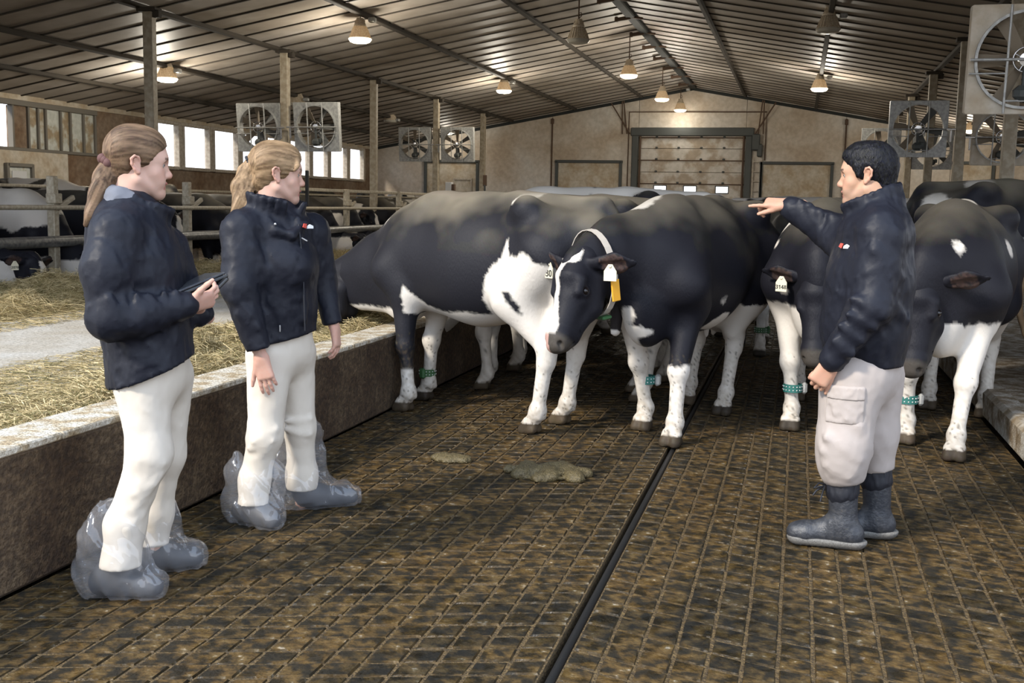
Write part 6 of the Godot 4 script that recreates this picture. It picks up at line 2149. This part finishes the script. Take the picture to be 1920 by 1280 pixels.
# ------------------------------------------------ man pointing
func man() -> Person:
	var p := new_person()
	var Z := Vector3(0, 0, 1)
	p.male = true
	p.H = Vector3(-0.031, 1.596, 0.000)
	p.F = Basis(Vector3(-0.985, -0.02, -0.17).normalized(), Vector3(-0.02, 0.999, 0.0), Vector3(0.17, 0.0, -0.985).normalized()).orthonormalized()
	p.size = 1.02
	p.tone = Color(0.43, 0.255, 0.17)
	p.hair_tone = Color(0.006, 0.006, 0.007)
	p.hair_light = Color(0.012, 0.012, 0.014)
	p.build_head(0.0)
	p.neck(Vector3(0.017, 1.445, 0.000), 0.064)
	var h := p.hair
	h.cell = 0.0055
	h.soft = 0.018
	h.ball(p.hp(-0.024, 0.048, 0), 0.099, Z, 0.86)
	h.ball(p.hp(0.026, 0.066, 0), 0.080, Z, 0.88)
	h.b(p.hp(-0.045, 0.02, 0), p.hp(-0.06, -0.05, 0), 0.082, 0.058, Z, 0.85)
	h.b(p.hp(0.077, 0.086, -0.03), p.hp(0.077, 0.086, 0.03), 0.02, 0.02)
	h.ball(p.hp(0.140, -0.01, 0), 0.094, Z, 1.3, 0.008, 1)
	for e in [-1.0, 1.0]:
		h.b(p.hp(0.034, 0.04, e * 0.066), p.hp(0.026, -0.002, e * 0.068), 0.016, 0.009, Vector3.ZERO, 1.0, 0.01)
		h.b(p.hp(0.075, -0.02, e * 0.1), p.hp(0.062, -0.075, e * 0.1), 0.05, 0.052, Vector3.ZERO, 1.0, 0.006, 1)
		h.b(p.hp(0.022, -0.06, e * 0.1), p.hp(-0.02, -0.10, e * 0.09), 0.05, 0.05, Vector3.ZERO, 1.0, 0.006, 1)
		h.b(p.hp(-0.014, 0.008, e * 0.09), p.hp(-0.008, -0.03, e * 0.09), 0.027, 0.022, Vector3.ZERO, 1.0, 0.006, 1)
	h.bend = func(q: Vector3) -> float: return p.noise.get_noise_3d(q.x * 90.0, q.y * 45.0, q.z * 90.0) * 0.003
	var j := p.jacket
	j.cell = 0.0095
	j.soft = 0.06
	p.folds = 0.0065
	p.fold_scale = 6.0
	j.b(Vector3(0.012, 1.328, 0.000), Vector3(0.001, 1.146, 0.000), 0.155, 0.170, Z, 1.28)
	j.b(Vector3(0.001, 1.146, 0.000), Vector3(-0.006, 0.963, 0.000), 0.172, 0.172, Z, 1.22)
	j.b(Vector3(-0.006, 0.963, 0.000), Vector3(0.005, 0.779, 0.000), 0.172, 0.155, Z, 1.18)
	j.b(Vector3(0.032, 1.382, -0.170), Vector3(0.030, 1.387, 0.170), 0.07, 0.07)
	j.b(Vector3(0.023, 1.445, 0.000), Vector3(0.027, 1.373, 0.000), 0.10, 0.12, Z, 1.3)
	soft_plane(j, Vector3(-0.151, 0.782, 0.100), Vector3(0.169, 0.803, 0.100))
	# near arm, hanging forward
	j.b(Vector3(0.037, 1.333, 0.180), Vector3(0.011, 1.064, 0.240), 0.088, 0.080)
	j.b(Vector3(0.011, 1.064, 0.240), Vector3(-0.121, 0.843, 0.235), 0.078, 0.056, Vector3.ZERO, 1.0, 0.03)
	# far arm, raised to point
	j.b(Vector3(-0.060, 1.345, -0.160), Vector3(-0.181, 1.360, -0.240), 0.088, 0.078)
	j.b(Vector3(-0.181, 1.360, -0.240), Vector3(-0.355, 1.454, -0.270), 0.076, 0.052, Vector3.ZERO, 1.0, 0.03)
	j.b(Vector3(-0.143, 1.308, -0.160), Vector3(-0.073, 1.277, -0.100), 0.06, 0.07)
	p.collar(j, Vector3(0.010, 1.445, 0.000), Vector3(-0.40, 0.92, 0.0).normalized(), Vector3(-0.9, -0.4, 0), 0.112, 0.095, 0.075, 0.45, 0.012, 0.014)
	j.b(Vector3(-0.098, 1.382, 0.040), Vector3(-0.146, 1.076, 0.060), 0.013, 0.012, Vector3.ZERO, 1.0, 0.02)
	for q in [[Vector3(-0.316, 1.493, -0.220), Vector3(-0.282, 1.374, -0.220)], [Vector3(-0.272, 1.470, -0.200), Vector3(-0.238, 1.345, -0.200)], [Vector3(-0.224, 1.447, -0.180), Vector3(-0.194, 1.318, -0.180)], [Vector3(-0.172, 1.425, -0.160), Vector3(-0.130, 1.273, -0.150)], [Vector3(-0.056, 1.099, 0.310), Vector3(0.059, 1.039, 0.300)], [Vector3(-0.073, 1.035, 0.320), Vector3(0.032, 0.984, 0.300)], [Vector3(-0.102, 0.989, 0.310), Vector3(-0.016, 0.927, 0.300)], [Vector3(-0.119, 0.922, 0.300), Vector3(-0.044, 0.870, 0.290)], [Vector3(0.014, 1.292, 0.270), Vector3(0.123, 1.185, 0.200)], [Vector3(0.066, 1.100, 0.250), Vector3(0.156, 1.006, 0.120)]]:
		j.b(q[0], q[1], 0.006, 0.004, Vector3.ZERO, 1.0, 0.045)
	var t := p.trousers
	t.cell = 0.0095
	t.soft = 0.05
	t.b(Vector3(-0.004, 0.848, 0.000), Vector3(-0.007, 0.755, 0.000), 0.145, 0.15, Z, 1.15)
	t.b(Vector3(-0.045, 0.754, 0.090), Vector3(-0.064, 0.468, 0.110), 0.135, 0.108)
	t.b(Vector3(-0.064, 0.468, 0.110), Vector3(-0.057, 0.335, 0.090), 0.106, 0.084)
	t.ball(Vector3(-0.068, 0.383, 0.100), 0.098, Vector3.ZERO, 1.0, 0.05)
	t.b(Vector3(0.046, 0.735, -0.080), Vector3(0.061, 0.483, -0.100), 0.125, 0.095)
	t.b(Vector3(0.061, 0.483, -0.100), Vector3(0.082, 0.315, -0.110), 0.092, 0.070)
	soft_plane(t, Vector3(-0.168, 0.270, 0.100), Vector3(0.198, 0.330, 0.100))
	for q in [[Vector3(-0.132, 0.507, 0.220), Vector3(0.000, 0.421, 0.190)], [Vector3(-0.140, 0.445, 0.200), Vector3(-0.018, 0.372, 0.180)], [Vector3(-0.007, 0.559, 0.200), Vector3(0.042, 0.433, 0.120)], [Vector3(-0.122, 0.387, 0.190), Vector3(-0.038, 0.342, 0.180)]]:
		t.b(q[0], q[1], 0.009, 0.006, Vector3.ZERO, 1.0, 0.04)
	var s := p.skin
	s.cell = 0.02
	s.b(Vector3(0.017, 1.445, 0.000), Vector3(0.006, 1.147, 0.000), 0.07, 0.12, Z, 1.2)
	s.b(Vector3(0.006, 1.147, 0.000), Vector3(-0.004, 0.778, 0.000), 0.12, 0.12, Z, 1.2)
	s.b(Vector3(-0.041, 0.754, 0.090), Vector3(-0.066, 0.419, 0.100), 0.09, 0.06)
	s.b(Vector3(-0.066, 0.419, 0.100), Vector3(-0.053, 0.097, 0.080), 0.055, 0.04)
	s.b(Vector3(0.046, 0.735, -0.080), Vector3(0.066, 0.388, -0.100), 0.085, 0.06)
	s.b(Vector3(0.066, 0.388, -0.100), Vector3(0.096, 0.058, -0.120), 0.055, 0.04)
	s.b(Vector3(0.033, 1.333, 0.170), Vector3(0.011, 1.064, 0.240), 0.05, 0.042)
	s.b(Vector3(0.011, 1.064, 0.240), Vector3(-0.123, 0.838, 0.235), 0.042, 0.03)
	s.b(Vector3(-0.055, 1.346, -0.150), Vector3(-0.181, 1.360, -0.240), 0.05, 0.042)
	s.b(Vector3(-0.181, 1.360, -0.240), Vector3(-0.365, 1.461, -0.270), 0.04, 0.03)
	# pointing hand: index out, thumb below it, the rest curled
	p.hand(Vector3(-0.370, 1.473, -0.270), Vector3(-0.99, 0.06, 0.0), Vector3(0.0, 0.9, 0.42), -1.0, [0.05, 1.0, 1.15, 1.2], Vector3(0.90, 0.22, -0.38), 1.06)
	# loose fist at the thigh
	p.hand(Vector3(-0.131, 0.825, 0.235), Vector3(-0.5, -0.86, 0.0), Vector3(0.2, 0.1, 0.95), -1.0, [0.95, 1.0, 1.05, 1.1], Vector3(0.9, 0.35, -0.3), 1.05)
	# rubber boots
	for q in [["near", Vector3(-0.059, 0.288, 0.090), Vector3(-0.045, 0.100, 0.085), Vector3(-0.010, 0.025, 0.085), Vector3(-0.227, -0.000, 0.085), 0.066], ["far", Vector3(0.078, 0.305, -0.110), Vector3(0.095, 0.082, -0.120), Vector3(0.121, 0.021, -0.130), Vector3(-0.025, 0.000, -0.100), 0.066]]:
		var b := Sculpt.new()
		b.cell = 0.0075
		b.soft = 0.035
		var heel: Vector3 = q[3]
		var toe: Vector3 = q[4]
		heel.y = 0.06
		toe.y = 0.055
		b.b(q[1], q[2], q[5], 0.055, Z, 0.95)
		b.b(q[2], heel + Vector3(-0.01, 0.02, 0), 0.055, 0.05)
		b.b(heel, toe, 0.05, 0.043, Vector3.UP, 0.8)
		b.b(heel.lerp(toe, 0.3) + Vector3(0, 0.05, 0), heel.lerp(toe, 0.85) + Vector3(0, 0.0, 0), 0.044, 0.036)
		b.b(heel.lerp(toe, 0.9), toe + Vector3(-0.012, -0.004, 0), 0.046, 0.04, Z, 1.1)
		for e in [0.25, 0.6]:
			b.b(q[2] + Vector3(-0.03 - e * 0.05, 0.02, 0.045), heel.lerp(toe, 0.2 + e * 0.25) + Vector3(0, 0.0, 0.05), 0.005, 0.004, Vector3.ZERO, 1.0, 0.006)
		b.planes.append([Vector3.DOWN, -0.026])
		b.planes.append([Vector3.UP, q[1].y + 0.005])
		p.extra["boot_" + q[0]] = b
		var so := Sculpt.new()
		so.cell = 0.007
		so.soft = 0.02
		so.b(heel + Vector3(0.012, -0.02, 0), toe + Vector3(0.0, -0.02, 0), 0.056, 0.055, Vector3.UP, 0.75)
		so.planes.append([Vector3.DOWN, 0.0])
		so.planes.append([Vector3.UP, 0.042])
		for k in 6:
			var at := heel.lerp(toe, 0.35 + k * 0.11)
			so.b(Vector3(at.x, 0.0, at.z - 0.08), Vector3(at.x, 0.0, at.z + 0.08), 0.006, 0.006, Vector3.ZERO, 1.0, 0.004, 1)
		p.extra["sole_" + q[0]] = so
		var cu := Sculpt.new()
		cu.cell = 0.007
		cu.soft = 0.02
		cu.bend = func(v: Vector3) -> float: return p.noise.get_noise_3d(v.x * 60.0, v.y * 12.0, v.z * 60.0) * 0.006
		cu.b(q[1] + Vector3(0, 0.012, 0), q[1] + Vector3(0, -0.035, 0), 0.068, 0.070, Z, 0.95)
		cu.planes.append([Vector3.UP, q[1].y + 0.03])
		p.extra["cuff_" + q[0]] = cu
	# cargo pocket with its flap on the near thigh
	for q in [["pocket", 0.0055, 738.0, 795.0], ["pocket_flap", 0.010, 725.0, 745.0]]:
		var pk := Sculpt.new()
		pk.cell = 0.007
		pk.soft = 0.05
		pk.b(Vector3(-0.045, 0.754, 0.090), Vector3(-0.064, 0.468, 0.110), 0.135 + q[1], 0.108 + q[1])
		var y0: float = Vector3(-0.050, 0.567, 0.200).y if q[0] == "pocket" else Vector3(-0.056, 0.672, 0.200).y
		pk.planes.append([Vector3.UP, Vector3(-0.059, 0.730, 0.200).y])
		pk.planes.append([Vector3.DOWN, -y0])
		pk.planes.append([Vector3.LEFT, -Vector3(-0.142, 0.639, 0.200).x])
		pk.planes.append([Vector3.RIGHT, Vector3(0.013, 0.650, 0.200).x])
		pk.planes.append([Vector3(0, 0, -1), -0.12])
		pk.bend = p.cloth
		p.extra[q[0]] = pk
	return p

func finish_man(p: Person) -> void:
	var t := put_person(p, "man with short black hair, navy jacket and khaki trousers, pointing at the cows", Vector3(0.300, 0, -4.870), -3.53)
	for nm in ["near", "far"]:
		var b := dump(p.extra["boot_" + nm], "rubber_boot", M.rubber, t)
		dump(p.extra["sole_" + nm], "sole", M.sole, b)
		dump(p.extra["cuff_" + nm], "boot_cuff", M.navydark, b)
	dump(p.extra.pocket, "cargo_pocket", M.khaki, t)
	dump(p.extra.pocket_flap, "pocket_flap", M.khaki, t)
	var dc := Shape.new()
	dc.tube([Vector3(-0.129, 0.277, 0.100), Vector3(-0.157, 0.284, 0.120), Vector3(-0.175, 0.263, 0.130), Vector3(-0.156, 0.272, 0.130), Vector3(-0.132, 0.277, 0.120), Vector3(-0.141, 0.236, 0.130), Vector3(-0.146, 0.208, 0.135)], 0.004, 6)
	dc.tube([Vector3(-0.129, 0.277, 0.100), Vector3(-0.166, 0.252, 0.130), Vector3(-0.178, 0.232, 0.130)], 0.004, 6)
	part("drawcord", dc.mesh(), M.navydark, t)
	chest_mark(t, Vector3(-0.106, 1.304, 0.155), Vector3(-0.45, 0.15, 0.9), 1.1)
	part("zip", Shape.new().tube([Vector3(-0.093, 1.371, 0.045), Vector3(-0.137, 1.168, 0.070), Vector3(-0.158, 0.893, 0.070)], 0.004, 6).mesh(), M.navydark, t)

# ---------------------------------------------------------------- hay, dung, lime
func build_feed() -> void:
	M.haymound = mottled([[0.25, lin(.13, .095, .032)], [0.5, lin(.26, .195, .078)], [0.75, lin(.42, .335, .155)]], 0.07, 101, 1.7, 0.9, 1.0)
	M.straw = StandardMaterial3D.new()
	M.straw.vertex_color_use_as_albedo = true
	M.straw.roughness = 0.75
	var nz: FastNoiseLite = FastNoiseLite.new()
	nz.seed = 12
	nz.frequency = 1.0
	nz.fractal_octaves = 3
	var near := func(x: float, z: float) -> float:
		var wide := lerpf(0.82, 1.27, clampf((-4.6 - z) / 2.5, 0.0, 1.0))
		var t := clampf((x + 2.98 + wide) / wide, 0.0, 1.0)
		var w := sin(pow(t, 0.8) * PI) * 0.5 + t * 0.28
		var n := nz.get_noise_2d(x * 1.6, z * 1.1)
		var lump := clampf(0.55 + n * 1.1, 0.12, 1.3) * lerpf(0.34, 1.15, clampf((-4.6 - z) / 1.6, 0.0, 1.0))
		return maxf(0.0, w * 0.34 * lump - 0.02 + nz.get_noise_2d(x * 9.0, z * 9.0) * 0.035)
	var far := func(x: float, z: float) -> float:
		var t := clampf((x + 8.12) / 2.0, 0.0, 1.0)
		var w := sin(pow(t, 0.75) * PI)
		var n := nz.get_noise_2d(x * 1.3 + 40.0, z * 0.9)
		return maxf(0.0, w * 0.21 * clampf(0.75 + n * 0.9, 0.35, 1.3) - 0.02 + nz.get_noise_2d(x * 8.0, z * 8.0) * 0.05)
	hay_row("hay", "ragged windrow of cut hay along the near feed curb behind the women", -4.45, -2.975, -13.0, -2.2, near, 70000, 5)
	hay_row("hay", "long bank of hay in front of the far feed fence", -8.12, -5.8, -26.0, -6.0, far, 70000, 6)
	# dung pats
	for q in [["broad fresh dung pat lying on the alley floor left of the slot", Vector3(-1.27, 0, -5.63), 0.25, 0.15, 0.05, 3], ["small flattened dung pat on the floor nearer the curb", Vector3(-1.86, 0, -5.78), 0.12, 0.05, 0.022, 9]]:
		var s := Sculpt.new()
		s.cell = 0.011
		s.soft = 0.05
		var r := RandomNumberGenerator.new()
		r.seed = q[5]
		for i in 16:
			var a := TAU * i / 16.0 * 2.4
			var d := sqrt(i / 16.0)
			s.ball(Vector3(cos(a) * d * q[2], q[4] * 0.35 * (1.1 - d * 0.5), sin(a) * d * q[3]), q[4] * r.randf_range(0.7, 1.1), Vector3.UP, 0.75)
		s.planes.append([Vector3.DOWN, 0.006])
		s.bend = func(p: Vector3) -> float: return nz.get_noise_3d(p.x * 40.0, p.y * 40.0, p.z * 40.0) * 0.014
		s.run()
		tag(part("dung_pat", s.mesh(), M.dung, self, q[1]), q[0], "dung")

func hay_row(called: String, label: String, x0: float, x1: float, z0: float, z1: float, f: Callable, count: int, seed_: int) -> void:
	var o := thing(called, label, "hay", Vector3((x0 + x1) / 2, 0.42, -8), 0, "", "stuff")
	var g := 0.055
	var nx := int((x1 - x0) / g)
	var nzz := int((z1 - z0) / g)
	var st := SurfaceTool.new()
	st.begin(Mesh.PRIMITIVE_TRIANGLES)
	for j in nzz + 1:
		for i in nx + 1:
			var x := x0 + i * (x1 - x0) / nx
			var z := z0 + j * g
			st.add_vertex(Vector3(x, f.call(x, z) - 0.012, z) - Vector3(o.position.x, 0, -8))
	for j in nzz:
		for i in nx:
			var a := i + j * (nx + 1)
			for k in [a, a + 1, a + nx + 2, a, a + nx + 2, a + nx + 1]: st.add_index(k)
	st.generate_normals()
	var md := part("mound", st.commit(), M.haymound, o)
	md.set_meta("kind", "stuff")
	# stalks
	var rng := RandomNumberGenerator.new()
	rng.seed = seed_
	var stalk := Shape.new()
	var p := [Vector3(-0.5, 0.0, 0), Vector3(-0.15, 0.06, 0.02), Vector3(0.2, 0.07, -0.01), Vector3(0.5, 0.0, 0.03)]
	for i in 3:
		var w := Vector3(0, 0, 0.019)
		stalk.quad(p[i] - w, p[i + 1] - w, p[i + 1] + w, p[i] + w, Vector3.UP)
		stalk.quad(p[i] - Vector3(0, 0.016, 0), p[i + 1] - Vector3(0, 0.016, 0), p[i + 1] + Vector3(0, 0.016, 0), p[i] + Vector3(0, 0.016, 0), Vector3.BACK)
	var mm := MultiMesh.new()
	mm.transform_format = MultiMesh.TRANSFORM_3D
	mm.use_colors = true
	mm.mesh = stalk.mesh()
	mm.instance_count = count
	for i in count:
		# more of them where the camera is close
		var z := z1 - (z1 - z0) * pow(rng.randf(), 1.6)
		var x := rng.randf_range(x0 - 0.15, x1 + 0.03)
		var y: float = f.call(x, z)
		if y <= 0.001 and rng.randf() < 0.72: x = lerpf(x0, x1, rng.randf()); y = f.call(x, z)
		var L := rng.randf_range(0.03, 0.13) + (0.07 if rng.randf() < 0.12 else 0.0)
		var b := Basis.from_euler(Vector3(rng.randfn(0, 0.5), rng.randf() * TAU, rng.randfn(0, 0.42) if y > 0.02 else rng.randfn(0, 0.06))).scaled_local(Vector3(L, L * 0.55, rng.randf_range(0.055, 0.11)))
		mm.set_instance_transform(i, Transform3D(b, Vector3(x, y + rng.randf_range(-0.004, 0.028) * (1.0 if y > 0.02 else 0.2) + 0.004, z) - Vector3(o.position.x, 0, -8)))
		var k := rng.randf()
		var c := Color(0.29, 0.215, 0.09).lerp(Color(0.66, 0.55, 0.32), k) if rng.randf() < 0.8 else Color(0.17, 0.15, 0.055)
		mm.set_instance_color(i, c)
	var mi := MultiMeshInstance3D.new()
	mi.name = "stalks"
	mi.multimesh = mm
	mi.material_override = M.straw
	mi.set_meta("kind", "stuff")
	o.add_child(mi, true)
